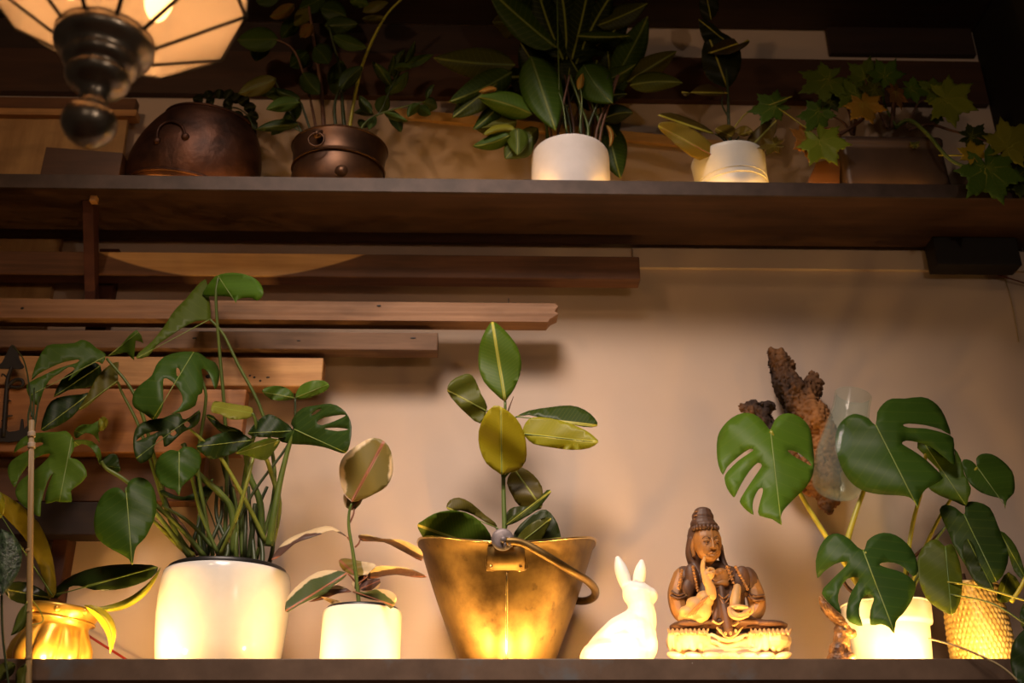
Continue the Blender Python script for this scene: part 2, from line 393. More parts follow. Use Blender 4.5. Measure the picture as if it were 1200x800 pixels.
def fused(name, parts, voxel, mat, parent=None, loc=None, smooth=4, disp=None):
    """melt overlapping shapes into one continuous skin"""
    V, Fc = join(parts)
    off = world_loc(parent) if parent else Vector(loc or (0, 0, 0))
    me = bpy.data.meshes.new('tmp'); me.from_pydata([tuple(Vector(v)-off) for v in V], [], Fc)
    bm = bmesh.new(); bm.from_mesh(me); bmesh.ops.remove_doubles(bm, verts=bm.verts, dist=1e-6)
    bmesh.ops.recalc_face_normals(bm, faces=bm.faces); bm.to_mesh(me); bm.free()
    t = bpy.data.objects.new('tmp', me); COL.objects.link(t)
    md = t.modifiers.new('r', 'REMESH'); md.mode = 'VOXEL'; md.voxel_size = voxel
    if smooth: sm = t.modifiers.new('s', 'SMOOTH'); sm.factor = .5; sm.iterations = smooth
    dg = bpy.context.evaluated_depsgraph_get(); dg.update()
    nm = bpy.data.meshes.new_from_object(t.evaluated_get(dg)); bpy.data.objects.remove(t); bpy.data.meshes.remove(me)
    nm.name = name; nm.materials.clear(); nm.materials.append(M[mat])
    if disp:
        for v in nm.vertices: v.co = disp(v.co, v.normal)
    nm.polygons.foreach_set('use_smooth', [True]*len(nm.polygons))
    o = bpy.data.objects.new(name, nm); COL.objects.link(o)
    if parent: o.parent = parent
    else: o.location = off
    return o
def bl(px, py, y, rx, rz, ry=None, ang=0):
    """ellipsoid at pixel (px,py), depth y; rx,rz in pixels, ry metres; ang turns it in the picture plane"""
    s = MPP(px, py, y); R = Matrix.Rotation(math.radians(-ang), 3, 'Y')
    return ball_vf(P(px, py, y), (rx*s, ry if ry is not None else min(rx, rz)*s, rz*s), R)
def limb(pts, seg=10):
    """pts: (px,py,y,r px)"""
    pp = crom([(*P(a, b, y), r*MPP(a, b, y)) for a, b, y, r in pts], 5)
    v, f = tube_vf([p[:3] for p in pp], [p[3] for p in pp], seg)
    return join([(v, f), ball_vf(pp[0][:3], (pp[0][3],)*3, None, 10, 6), ball_vf(pp[-1][:3], (pp[-1][3],)*3, None, 10, 6)])

# ------------------------------------------------------------------ leaves
def thick(o, t=.0009):
    m = o.modifiers.new('blade', 'SOLIDIFY'); m.thickness = t; m.offset = 0
def inside(p, poly):
    x, y = p; r = False; j = len(poly)-1
    for i in range(len(poly)):
        xi, yi = poly[i]; xj, yj = poly[j]
        if (yi > y) != (yj > y) and x < (xj-xi)*(y-yi)/(yj-yi+1e-12)+xi: r = not r
        j = i
    return r
def leaf(root, out, base, tip, yb, yt, col, mat='monstera', tilt=0, cup=0., arch=0., fold=.02, holes=(), rib='midrib_l', ribr=.0013, label=None, name='leaf', sub=2, wav=.004):
    """blade with a traced outline (photo pixels), laid on a curved sheet in depth: yb at the base, yt at the tip"""
    bx, by = base; ax, ay = tip[0]-bx, tip[1]-by; d = math.hypot(ax, ay); ax /= d; ay /= d
    ph = random.random()*9
    def ts(p):
        u, v = p[0]-bx, p[1]-by; return (u*ax+v*ay)/d, (-u*ay+v*ax)/d
    def dep(t, s):
        return yb+(yt-yb)*t+tilt*s+cup*s*s+arch*4*t*(1-t)+fold*math.sqrt(s*s+.0004)+wav*math.sin(9*t+7*s+ph)
    poly = [p[:2] for p in crom(out, sub, True)]
    hs = [[p[:2] for p in crom(h, 2, True)] for h in holes]
    xs = [p[0] for p in poly]; ys = [p[1] for p in poly]
    g = max(3.0, max(max(xs)-min(xs), max(ys)-min(ys))/13)
    pts, edges = [], []
    for ring in [poly]+hs:
        o = len(pts); pts += ring; edges += [(o+i, o+(i+1) % len(ring)) for i in range(len(ring))]
    nb = len(pts)
    yy = min(ys)+g*.5
    while yy < max(ys):
        xx = min(xs)+g*.5
        while xx < max(xs):
            q = (xx, yy)
            if inside(q, poly) and not any(inside(q, h) for h in hs) and min((q[0]-p[0])**2+(q[1]-p[1])**2 for p in pts[:nb]) > (.4*g)**2: pts.append(q)
            xx += g
        yy += g
    for k in range(1, 12):
        q = (bx+ax*d*k/12, by+ay*d*k/12)
        if inside(q, poly) and not any(inside(q, h) for h in hs) and min((q[0]-p[0])**2+(q[1]-p[1])**2 for p in pts) > 1.5: pts.append(q)
    r = delaunay_2d_cdt([Vector(p) for p in pts], edges, [], 0, 1e-5)
    rv, rf = r[0], r[2]; keep = []
    for f in rf:
        c = (sum(rv[i].x for i in f)/len(f), sum(rv[i].y for i in f)/len(f))
        if inside(c, poly) and not any(inside(c, h) for h in hs): keep.append(tuple(f))
    V, UV = [], []
    k = .3/max(abs(ts(p)[1]) for p in poly) if mat == 'varieg' else 1
    for p in rv:
        t, s = ts(p); V.append(P(p.x, p.y, dep(t, s))); UV.append((t, s*k+.5))
    o = obj(name, V, keep, mat, root, uvs=UV); o.color = (*col, 1); thick(o)
    if label: o['label'] = label
    if rib:
        rp = [P(bx+ax*d*t, by+ay*d*t, dep(t, 0)-.0006) for t in (0, .15, .3, .45, .6, .75, .93)]
        tube('midrib', rp, ribr, ribr*.35, rib, o, 2, 6)
    return o
def gleaf(root, base, tip, wpx, yb, yt, col, mat='lily', bend=0., a=.8, pw=.85, arch=0., fold=.012, tilt=0., rib=None, name='leaf', label=None, n=12, mcols=6, petiole=None):
    """lance or oval blade along a bent axis; width and bend in pixels"""
    bx, by = base; dx, dy = tip[0]-bx, tip[1]-by; d = math.hypot(dx, dy); nx, ny = -dy/d, dx/d
    V, UV, Fc = [], [], []; ph = random.random()*9
    for i in range(n+1):
        t = i/n; cx = bx+dx*t+nx*bend*4*t*(1-t); cy = by+dy*t+ny*bend*4*t*(1-t)
        tx, ty = dx+nx*bend*4*(1-2*t), dy+ny*bend*4*(1-2*t); tl = math.hypot(tx, ty); mx, my = -ty/tl, tx/tl
        hw = max(.15, wpx/2*math.sin(math.pi*min(1, t**a))**pw)
        for j in range(mcols+1):
            s = -1+2*j/mcols
            y = yb+(yt-yb)*t+arch*4*t*(1-t)+fold*abs(s)*hw/(wpx/2)+tilt*s*hw/(wpx/2)+.002*math.sin(8*t+5*s+ph)
            V.append(P(cx+mx*hw*s, cy+my*hw*s, y)); UV.append((t, .5+s*hw/d))
    for i in range(n):
        for j in range(mcols):
            k = i*(mcols+1)+j; Fc.append((k, k+1, k+mcols+2, k+mcols+1))
    o = obj(name, V, Fc, mat, root, uvs=UV); o.color = (*col, 1); thick(o)
    if label: o['label'] = label
    if rib: tube('midrib', [V[i*(mcols+1)+mcols//2]-Vector((0, .0006, 0)) for i in range(0, n, 2)], .0011, .0005, rib, o, 2, 6)
    return o
def palm(root, c, r, y, rot, col, squash=1., sqa=0., tilt=0., tiltx=0., lobes=7, jag=.16, name='leaf', label=None, deep=.36):
    """lobed begonia blade round its petiole; rot = direction of the main lobe in degrees (0 right, 90 down)"""
    V, UV, Fc = [P(c[0], c[1], y)], [(0, 0)], []; N = 98; rings = (.3, .6, .85, 1.0)
    ca, sa = math.cos(math.radians(sqa)), math.sin(math.radians(sqa)); ph = random.random()*6
    for ri, q in enumerate(rings):
        for k in range(N):
            a = 2*math.pi*k/N
            lob = abs(2*((a*lobes/(2*math.pi)) % 1)-1)**1.15
            rr = (1-deep+deep*lob)*(1+jag*(2*abs((k*lobes*4/N) % 1-.5)-.5)*(q > .9))
            rr *= .80+.20*math.cos(a)
            if abs(a-math.pi) < .28: rr *= .35+.65*abs(a-math.pi)/.28
            rr *= r*q; an = a+math.radians(rot)
            u, v = rr*math.cos(an), rr*math.sin(an)
            u, v = u*ca+v*sa, (-u*sa+v*ca)*squash; u, v = u*ca-v*sa, u*sa+v*ca
            V.append(P(c[0]+u, c[1]+v, y+tilt*v/r+tiltx*u/r+.012*q*q*math.sin(3*a+ph)*.6)); UV.append((q, a/2/math.pi))
    for k in range(N): Fc.append((0, 1+k, 1+(k+1) % N))
    for ri in range(3):
        for k in range(N):
            k2 = (k+1) % N; o = 1+ri*N; Fc.append((o+k, o+N+k, o+N+k2, o+k2))
    ob = obj(name, V, Fc, 'begonia', root, uvs=UV); ob.color = (*col, 1); thick(ob)
    if label: ob['label'] = label
    return ob
# ================================================================== THE SETTING
def struct(o, label=None): o['kind'] = 'structure'; return tag(o, label)
struct(box('wall_back', XL0-.9, XR0+.1, WALL, WALL+.1, 0, 4.4, 'plaster', bev=0), 'beige plastered wall behind both shelves')
struct(box('wall_right', XR0, XR0+.1, 1.0, WALL, 0, 4.4, 'dark_wall', bev=0), 'black side wall at the end of the upper shelf')
struct(box('floor', -3.2, 2.2, -2.2, WALL, -.05, 0, 'w_brown', bev=0), 'brown timber floor')
zc = P(1000, 318, WALL).z
struct(box('trim_1', P(742, 318, WALL).x, XR0-.001, WALL-.010, WALL, zc, ZU-RAIL-.001, 'plaster', bev=.001), 'plastered cleat on the wall under the upper shelf')

# ------------------------------------------------------------------ shelves
def shelf(label, y0, ztop, x0, x1, bmat, y1=WALL-.004, rmat='steel'):
    s = thing('wall_shelf', label, 'shelf', ((x0+x1)/2, (y0+y1)/2, ztop-RAIL), 'long wall shelves')
    box('front_rail', x0, x1, y0, y0+.006, ztop-RAIL, ztop, rmat, s, .0012)
    box('board', x0, x1, y0+.006, y1, ztop-RAIL+.001, ztop-.012, bmat, s, .0012)
    return s
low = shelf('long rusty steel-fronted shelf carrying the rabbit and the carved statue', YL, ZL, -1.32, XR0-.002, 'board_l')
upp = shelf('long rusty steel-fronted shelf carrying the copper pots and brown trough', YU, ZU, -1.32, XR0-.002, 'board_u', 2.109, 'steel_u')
Y3 = 1.50
top = thing('wall_shelf', 'dark shelf high above the copper pots, seen from beneath', 'shelf', (0, 2.0, Z3), 'long wall shelves')
box('board', -1.32, XR0-.002, Y3+.006, WALL-.004, Z3, Z3+.03, 'w_black', top, .0012)
box('front_rail', -1.32, XR0-.002, Y3, Y3+.006, Z3-.004, Z3+.04, 'steel', top, .0012)
# slanting timber bracket under the upper shelf
bz = ZU-RAIL
def strut(x0, x1, pts, name):
    V = []
    for x in (x0, x1):
        for (y, z) in pts: V.append((x, y, z))
    o = obj(name, V, [(3, 2, 1, 0), (4, 5, 6, 7), (0, 1, 5, 4), (1, 2, 6, 5), (2, 3, 7, 6), (3, 0, 4, 7)], 'redwood', upp, smooth=False)
    bevel(o, .001)
xa = P(104, 245, 1.96).x
zb = P(118, 372, 2.085).z
strut(xa-.011, xa+.011, [(1.945, bz), (1.985, bz), (2.088, zb), (2.064, zb)], 'bracket')
box('light_stop_strip', -1.32, XR0-.002, 2.10, WALL-.001, BU, BU+.008, 'board_u', upp, 0)  # unseen strip added to stop light leaking behind the shelf board
box('bracket_block', P(1097, 300, 2.06).x, P(1196, 300, 2.06).x, 2.06, 2.109, P(1100, 309.5, 2.06).z, bz, 'black_iron', upp)
# screws and an offcut tucked in the bracket
box('wedge', xa+.012, xa+.026, 1.925, 1.94, bz-.014, bz, 'w_pale', upp, .001)

def strip(name, label, x0, x1, y, z):
    s = thing(name, label, 'light strip', ((x0+x1)/2, y, z))
    box('backing', x0, x1, y-.005, y+.005, z, z+.002, 'black_plastic', s, 0)
    box('diffuser', x0, x1, y-.003, y+.003, z+.002, z+.0045, 'led', s, 0)
ls = thing('led_strip', 'chain of warm LED modules hidden behind the rail of the lower shelf', 'light strip', (0, YL+.02, BL))
box('cable', -1.1, XR0-.02, YL+.0185, YL+.0215, BL, BL+.002, 'black_plastic', ls, 0)
for lx in LEDS:
    box('led_module', lx-.009, lx+.009, YL+.013, YL+.027, BL+.0005, BL+.004, 'led', ls, .0008)
strip('led_strip', 'warm LED light strip hidden behind the rail of the upper shelf', -.75, .95, YU+.018, BU)

# ------------------------------------------------------------------ boards on the wall, left
PL = []
def plank(label, px1, pyt, pyb, yf, yb, mat, x0=-1.28, px0=None, group='boards fixed across the wall', name='plank', broken=0, notch=None):
    zt, zb_ = P(px1, pyt, yf).z, P(px1, pyb, yf).z; x1 = P(px1, (pyt+pyb)/2, yf).x
    if px0 is not None: x0 = P(px0, (pyt+pyb)/2, yf).x
    if broken:
        # ragged end: fan of splinters left by the break
        n = 7; V, Fc = [], []
        ends = [x1-random.random()*.016-(.018 if k < 2 else 0) for k in range(n+1)]
        for k in range(n+1):
            z = zb_+(zt-zb_)*k/n
            V += [(x0, yf, z), (ends[k], yf+random.random()*.002, z), (ends[k]-.006*random.random(), yb, z), (x0, yb, z)]
        for k in range(n):
            a, b_ = 4*k, 4*k+4
            Fc += [(a, a+1, b_+1, b_), (a+1, a+2, b_+2, b_+1), (a+2, a+3, b_+3, b_+2), (a+3, a, b_, b_+3)]
        Fc += [(3, 2, 1, 0), tuple(4*n+i for i in range(4))]
        o = obj(name, V, Fc, mat, None, ((x0+x1)/2, (yf+yb)/2, (zt+zb_)/2), smooth=False)
    else:
        o = box(name, x0, x1, yf, yb, zb_, zt, mat, None, .0025)
        m = o.modifiers.new('sub', 'SUBSURF'); m.subdivision_type = 'SIMPLE'; m.levels = m.render_levels = 0
    tag(o, label, 'plank', group); PL.append(o); return o
xm = (-1.28+P(750, 313, 2.05).x)/2
M['w_patch'] = mat_wood('plank_part_planed', (.10, .042, .020), (.20, .085, .038), 'x', 10, .65,
                        patch=(P(270, 310, 2.05).x-xm, .23, (.62, .34, .12), (.76, .46, .19)))
plank('longest dark stained board with a pale planed patch, next below the upper shelf', 750, 300.5, 327.5, 2.05, 2.092, 'w_patch')
p2 = plank('pinkish weathered board with a broken right end', 655, 355, 377, 2.035, 2.078, 'w_pink', broken=1)
plank('greyed narrow board with a knot near its squared end', 513, 389.5, 410.5, 2.05, 2.09, 'w_grey')
plank('pale pine board with worm holes behind the climbing leaves', 378, 419, 453, 2.062, 2.10, 'w_pale')
plank('broad honey-coloured board behind the monstera', 285, 456, 531, 2.03, 2.062, 'w_honey')
plank('brown board below the honey-coloured one', 238, 534, 588, 2.062, 2.10, 'w_brown')
plank('blackish beam at the bottom of the boards', 150, 588, 627, 2.05, 2.10, 'w_black')
def marks(pl, pts, yf):
    for a_, b2, rx_, rz_ in pts:
        s_ = MPP(a_, b2, yf); obj('knot', *ball_vf(P(a_, b2, yf), (rx_*s_, .0008, rz_*s_), None, 10, 6), 'black_iron', pl)
marks(PL[2], [(484, 396, 3.5, 1.2), (228, 396, 3, 1.2), (350, 399, 2.5, 1)], 2.05); marks(PL[1], [(444, 358, 2.6, 1.2), (26, 361, 2, 1.6)], 2.035)
marks(PL[3], [(293, 440, 1.5, 1.3), (298, 442, 1.6, 1.4), (305, 446, 1.5, 1.4), (314, 442, 2.4, 1.1), (244, 441, 3.2, 2.6)], 2.062)
box_ = box('batten', P(97, 400, 2.10).x, P(121, 400, 2.10).x, 2.10, WALL, P(100, 628, 2.1).z, P(100, 291, 2.1).z, 'redwood', None, .001)
tag(box_, 'upright reddish batten holding the boards to the wall', 'batten')
o = box('post', P(60, 650, 2.09).x, P(78, 650, 2.09).x, 2.085, WALL, P(60, 702, 2.09).z, P(60, 629, 2.09).z, 'redwood', None, .001)
tag(o, 'short reddish post under the blackish beam', 'post')
# upright plywood sheets behind the boards
def sheet(label, pts, yf, yb, mat='w_ply', name='plywood_sheet'):
    V = [P(a, b_, yf) for a, b_ in pts]; n = len(V); V += [v+Vector((0, yb-yf, 0)) for v in V]
    Fc = [tuple(range(n))[::-1], tuple(range(n, 2*n))]+[(i, (i+1) % n, n+(i+1) % n, n+i) for i in range(n)]
    c = sum((Vector(v) for v in V), Vector())/len(V)
    o = obj(name, V, Fc, mat, None, c, smooth=False); bevel(o, .0012); return tag(o, label, 'board')
sheet('upright pale plywood sheet behind the long boards', [(-60, 262), (75, 262), (48, 402), (-60, 402)], 2.112, WALL-.001)
sheet('broad pale plywood sheet leaning behind the upper shelf end', [(-80, 136), (150, 136), (140, 208), (-80, 208)], 2.085, 2.10)
# horizontal laths above it
o = box('lath', -1.28, P(160, 120, 2.08).x, 2.075, 2.10, P(60, 127, 2.075).z, P(60, 114, 2.075).z, 'w_brown', None, .001); tag(o, 'brown lath across the top of the leaning plywood', 'lath')
o = box('lath', -1.28, P(160, 130, 2.07).x, 2.07, 2.10, P(60, 134.5, 2.07).z, P(60, 127, 2.07).z, 'w_pale', None, .001); tag(o, 'thin pale lath just under the brown one', 'lath')
# dark strips under the top shelf, partly standing in for its shade
def panel(label, pxa, pxb, pya, pyb, yf, mat):
    o = box('board_shade_panel', P(pxa, pya, yf).x, P(pxb, pya, yf).x, yf, WALL-.001, P((pxa+pxb)/2, pyb, yf).z, P((pxa+pxb)/2, pya, yf).z, mat, None, .001)
    return tag(o, label, 'panel')
panel('long dark brown board, partly painted shade, fixed to the wall behind the white potted lily', -120, 1146, 63, 113, WALL-.02, 'w_panel')  # board drawn down to the edge of the high shelf's shadow
panel('dark sheet painted as shade directly under the high shelf above the copper bowl', -120, 726, 26, 62.6, WALL-.018, 'w_black')  # dark sheet standing in for the high shelf's shadow on the wall
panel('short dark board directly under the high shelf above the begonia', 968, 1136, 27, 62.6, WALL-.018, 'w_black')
# pale sloping stick resting behind the lily pot
a, b_ = P(462, 131, 2.10), P(848, 170, 2.10)
V = []
for q in (a, b_):
    for dy in (0, .012):
        for dz in (-.013, .013): V.append(q+Vector((0, dy, dz)))
o = obj('stick', V, [(0, 1, 3, 2), (4, 6, 7, 5), (0, 4, 5, 1), (2, 3, 7, 6), (0, 2, 6, 4), (1, 5, 7, 3)], 'w_stick', None, (a+b_)/2, smooth=False)
bevel(o, .001); tag(o, 'pale straight stick sloping behind the potted lily', 'stick')
# brown block and pebble on the upper shelf
V = []
yb0, yb1 = 1.955, 2.0
xk0, xk1 = P(50, 190, yb0).x, P(142, 190, yb0).x; zk = P(55, 172, yb0).z; zk2 = P(150, 179, yb0).z
V = [(xk0, yb0, BU), (xk1, yb0, BU), (xk1, yb0, zk2), (xk0, yb0, zk), (xk0, yb1, BU), (xk1, yb1, BU), (xk1, yb1, zk2), (xk0, yb1, zk)]
o = obj('wood_block', V, [(0, 1, 2, 3), (7, 6, 5, 4), (0, 4, 5, 1), (1, 5, 6, 2), (2, 6, 7, 3), (3, 7, 4, 0)], 'w_block', None, (xk0, yb0, BU), smooth=False)
bevel(o, .001); tag(o, 'dark wedge-shaped wood block beside the copper bowl', 'block')
v, f = ball_vf(P(135, 197, 1.935)+Vector((0, 0, 0)), (.013, .010, .009)); zz = min(q.z for q in v); v = [q+Vector((0, 0, BU-zz)) for q in v]
v = [q+Vector((0, 0, .004*noise.noise(q*90))) for q in v]
o = obj('pebble', v, f, 'pebble', None, v[0]); tag(o, 'small yellowish pebble between the wood block and copper bowl', 'pebble')
# black wrought silhouette hung on the pale board
orn = thing('iron_ornament', 'black wrought iron bell-flower silhouette on the pale boards', 'ornament', P(14, 512, 2.026))
def flat(pts, y, name, sub=3, th=.003):
    pp = [p[:2] for p in crom(pts, sub, True)]; r = delaunay_2d_cdt([Vector(p) for p in pp], [(i, (i+1) % len(pp)) for i in range(len(pp))], [], 0, 1e-5)
    fs = [tuple(q) for q in r[2] if inside((sum(r[0][i].x for i in q)/3, sum(r[0][i].y for i in q)/3), pp)]
    o = obj(name, [P(p.x, p.y, y) for p in r[0]], fs, 'black_iron', orn, smooth=False); thick(o, th)
flat([(14, 404), (20, 409), (23, 421), (28, 429), (24, 432), (10, 432), (-3, 431), (3, 424), (8, 414)], 2.026, 'bell')
tube('stalk', [P(14, 430, 2.026), P(9, 445, 2.026), P(7, 470, 2.026), P(4, 512, 2.026)], .004, .005, 'black_iron', orn)
tube('scroll', [P(8, 455, 2.026), P(16, 446, 2.026), P(25, 445, 2.026), P(27, 451, 2.026), P(20, 454, 2.026), P(12, 453, 2.026)], .004, .003, 'black_iron', orn)
tube('scroll', [P(5, 472, 2.026), P(8, 468, 2.026), P(13, 470, 2.026)], .003, .001, 'black_iron', orn)
tube('scroll', [P(3, 494, 2.026), P(8, 488, 2.026), P(15, 487, 2.026)], .004, .001, 'black_iron', orn)
tube('scroll', [P(8, 442, 2.026), P(3, 438, 2.026), P(2, 441, 2.026)], .002, .001, 'black_iron', orn)
flat([(-6, 500), (6, 503), (11, 506), (19, 505), (23, 504), (25, 491), (27, 491), (28, 503), (34, 497), (40, 495), (41, 512), (30, 516), (10, 518), (-6, 517)], 2.026, 'foot_bar', 1)
# nail in the broken board, red cables, hanging thread
zt = P(596, 355, 2.05).z
o = tube('nail', [P(596, 356, 2.05), P(596, 352, 2.05), P(596, 349.5, 2.05)], .0011, .0011, 'black_iron', loc=P(596, 356, 2.05)); tag(o, 'bent nail standing up from the broken board', 'nail')
o = tube('cable', [P(98, 741, 2.05), P(120, 755, 2.04), P(152, 775, 2.03)], .0022, .0022, 'red_cable', loc=P(120, 768, 2.04)); tag(o, 'red cable running behind the gold pumpkin pot', 'cable')
o = tube('cable', [P(1128, 309, 2.10), P(1160, 319, 2.11), P(1215, 336, 2.12)], .0016, .0016, 'dark_cable', loc=P(1160, 319, 2.11)); tag(o, 'thin maroon cable under the black bracket block', 'cable')
o = tube('thread', [P(1177, 322, 2.126), P(1186, 356, 2.126), P(1194, 400, 2.126)], .0009, .0009, 'cord', loc=P(1186, 356, 2.126)); tag(o, 'fine straw-coloured thread down the wall', 'thread')
# ================================================================== THINGS ON THE LOWER SHELF
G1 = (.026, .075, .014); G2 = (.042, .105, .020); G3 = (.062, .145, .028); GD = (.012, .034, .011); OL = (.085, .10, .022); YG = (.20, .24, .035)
def pot_root(name, label, cat, px, y, z, group=None):
    x = P(px, 760 if z < 2.4 else 200, y).x
    return thing(name, label, cat, (x, y, z), group)

# ---- gold pumpkin pot with an orchid
yp = 1.925
r = thing('potted_orchid', 'gold pumpkin-shaped pot with dark strap-leaved orchid beside the bamboo cane', 'potted plant', (P(62, 740, yp).x, yp, BL))
s = MPP(62, 740, yp); zt = P(62, 712, yp).z; H = zt-BL; c = (P(62, 740, yp).x, yp, BL)
ax = (.10, 0, 1)
lob = lambda rr, z, a: (rr*(1+.24*(abs(math.cos(4.5*a))**.6-.75)*max(0, math.sin(math.pi*min(1, max(0, z/(H*.72)))))), z)
lathe('pot', [(.001, 0), (.052, .001), (.064, .012), (.068, H*.25), (.065, H*.42), (.056, H*.60), (.051, H*.70), (.050, H*.74), (.056, H*.80), (.061, H*.90), (.063, H*.97), (.061, H), (.055, H*.99), (.050, H*.85), (.048, H*.6)], c, 'gold', r, 90, ax, lob)
lathe('rim_bead', [(.0575+.0022*math.cos(q), H*.80+.0022*math.sin(q)) for q in [i*math.pi/4 for i in range(9)]], c, 'gold', r, 60, ax)
for a_ in range(8):
    an = a_*math.pi/4-1.35; v = Vector((.0605*math.cos(an), .0605*math.sin(an), H*.89)); v.x += v.z*.1
    vf = ball_vf(Vector(c)+v, (.006,)*3); obj('boss', *vf, 'gold', r)
lathe('soil', [(.0005, H*.8), (.03, H*.81), (.050, H*.8)], c, 'soil', r, 24, ax)
leaf(r, [(58, 698), (75, 680), (100, 668), (130, 662), (165, 661), (185, 664), (178, 676), (160, 685), (135, 691), (110, 691), (92, 686), (80, 688), (68, 700)], (62, 698), (185, 664), 1.92, 1.90, (.012, .026, .010), 'orchid', tilt=-.10, rib='midrib_d', fold=.05)
gleaf(r, (104, 713), (188, 665), 10, 1.895, 1.905, (.26, .30, .05), 'orchid', bend=17, a=.9)
gleaf(r, (99, 709), (129, 765), 15, 1.875, 1.855, (.42, .42, .06), 'orchid', bend=-14, a=.8, label='yellowing drooping orchid leaf')
leaf(r, [(57, 699), (46, 665), (30, 632), (12, 612), (0, 600), (-16, 590), (-16, 568), (0, 576), (25, 592), (45, 612), (58, 640), (64, 668), (66, 694)], (61, 697), (-14, 580), 1.90, 1.86, (.13, .13, .025), 'orchid', tilt=.05, fold=.05, rib='midrib_d')
leaf(r, [(60, 700), (48, 690), (30, 682), (14, 682), (5, 690), (12, 702), (30, 708), (50, 706)], (60, 701), (6, 690), 1.91, 1.88, (.012, .022, .010), 'orchid', rib=None)
leaf(r, [(-8, 575), (2, 578), (6, 592), (2, 606), (-8, 608)], (-6, 606), (2, 578), 1.87, 1.86, (.14, .18, .03), 'orchid', rib=None)

# ---- bamboo cane with a climber tied to it, standing on the floor before the shelf
yc = 1.775
foot = P(34, 700, yc)
r = thing('climbing_plant', 'thin bamboo cane with a pebbled-leaf climber standing before the gold pot', 'climbing plant', (foot.x, yc, 0))
c1, c2 = P(37, 505, yc), P(33.5, 800, yc); cb = c1+(c2-c1)*(c1.z/(c1.z-c2.z))
r.location = cb
tube('cane', [cb, c1+(c2-c1)*.5, c1], .0056, .0042, 'cane', r, 2)
for py in (645, 716, 771):
    tube('node', [P(33.8, py-1.6, yc), P(33.8, py, yc), P(33.8, py+1.6, yc)], .0058, .0058, 'cane', r, 2)
for py in (509, 522):
    tube('tie', [P(37, py-3, yc), P(37, py, yc), P(37, py+3, yc)], .0066, .0066, 'tie', r, 2)
gleaf(r, (2, 620), (2, 697), 42, 1.76, 1.75, (1, 1, 1), 'crinkle', bend=-3, a=.75)
gleaf(r, (31, 707), (13, 744), 15, 1.77, 1.76, (.06, .10, .03), 'zz', bend=-4)
gleaf(r, (30, 778), (24, 812), 18, 1.77, 1.765, (.06, .08, .02), 'zz')
gleaf(r, (18, 778), (-4, 800), 18, 1.77, 1.765, (.05, .07, .02), 'zz', bend=3)
stem(r, [(31, 707, 1.77), (36, 702, 1.775), (47, 716, 1.78), (50, 728, 1.78), (36, 732, 1.775)], .0012, .001, 'petiole_y')
stem(r, [(2, 697, 1.76), (3, 740, 1.765), (10, 800, 1.77), (20, 860, 1.772)], .0018, .002, 'petiole_d')
for a_, b2, c2 in ((37, 470, 33), (40, 455, 39), (46, 465, 42)):
    stem(r, [(37, 520, yc), (c2, 490, yc+.03), (a_, b2, yc+.08)], .0022, .0015, 'petiole_d', 'tendril')
stem(r, [(37, 488, 1.80), (34, 450, 1.86), (27, 420, 1.93), (14, 405, 2.0)], .0016, .0012, 'petiole_d', 'tendril')

# ---- monstera in the tall white glazed pot
yp = 1.985
cx = 261.5; zt = P(cx, 673, yp).z; H = zt-BL; s = MPP(cx, 700, yp)
c = (P(cx, 720, yp).x, yp, BL)
r = thing('potted_monstera', 'big bushy monstera in a glossy white barrel pot before the boards', 'potted plant', c)
R1 = 75.5*s
lathe('pot', [(.001, 0), (R1*.84, 0), (R1*.88, .004), (R1*.95, H*.3), (R1*.995, H*.58), (R1, H*.75), (R1*.985, H*.92), (R1*.965, H*.985), (R1*.95, H), (R1*.92, H*.985), (R1*.90, H*.85), (R1*.88, H*.5)], c, 'ceramic', r, 72)
lathe('liner', [(R1*.88, H*.6), (R1*.90, H+.003), (R1*.90, H+.008), (R1*.87, H+.010), (R1*.83, H+.006), (R1*.82, H*.8)], c, 'black_plastic', r, 48)
lathe('soil', [(.001, H*.97), (R1*.5, H*.975), (R1*.84, H*.95)], c, 'soil', r, 32)
Y0 = yp
def mp(pts, r0=.0042, r1=.0026, mat='petiole'): stem(r, pts, r0, r1, mat, 'petiole')
L = lambda *a, **k: leaf(r, *a, **k)
L([(237, 346), (243, 335), (252, 324), (265, 320), (280, 320), (295, 324), (305, 332), (309, 343), (305, 350), (300, 352), (295, 349), (285, 349), (278, 351), (276, 355), (273, 349), (262, 347), (250, 347)], (256, 324), (276, 354), 1.965, 1.93, (.05, .14, .02), tilt=.02)
L([(241, 327), (228, 338), (218, 350), (207, 361), (200, 370), (192, 383), (178, 400), (163, 413), (160, 420), (174, 417), (183, 405), (196, 396), (212, 385), (230, 376), (245, 375), (247, 368), (245, 347)], (246, 374), (161, 419), 1.97, 1.90, (.06, .11, .022), tilt=.05)
L([(124, 415), (113, 408), (105, 401), (95, 398), (87, 402), (70, 403), (55, 405), (45, 420), (40, 432), (37, 445), (45, 438), (60, 430), (75, 424), (92, 421), (90, 425), (70, 431), (50, 440), (38, 446), (31, 452), (33, 462), (38, 470), (45, 475), (50, 460), (58, 445), (70, 437), (80, 430), (88, 432), (80, 446), (95, 434), (106, 425), (116, 424), (120, 426)], (123, 418), (34, 464), 1.93, 1.87, G2, tilt=.03, sub=2)
L([(128, 416), (142, 404), (160, 386), (168, 402), (159, 399), (157, 422), (149, 413), (138, 415)], (127, 417), (162, 389), 1.93, 1.90, G2)
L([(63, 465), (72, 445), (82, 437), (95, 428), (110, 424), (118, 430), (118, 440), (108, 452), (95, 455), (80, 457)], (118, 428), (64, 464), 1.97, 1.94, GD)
L([(139, 424), (128, 428), (115, 440), (108, 452), (98, 470), (92, 480), (100, 478), (115, 465), (130, 453), (138, 448), (138, 435)], (138, 446), (93, 479), 1.95, 1.92, (.075, .085, .02))
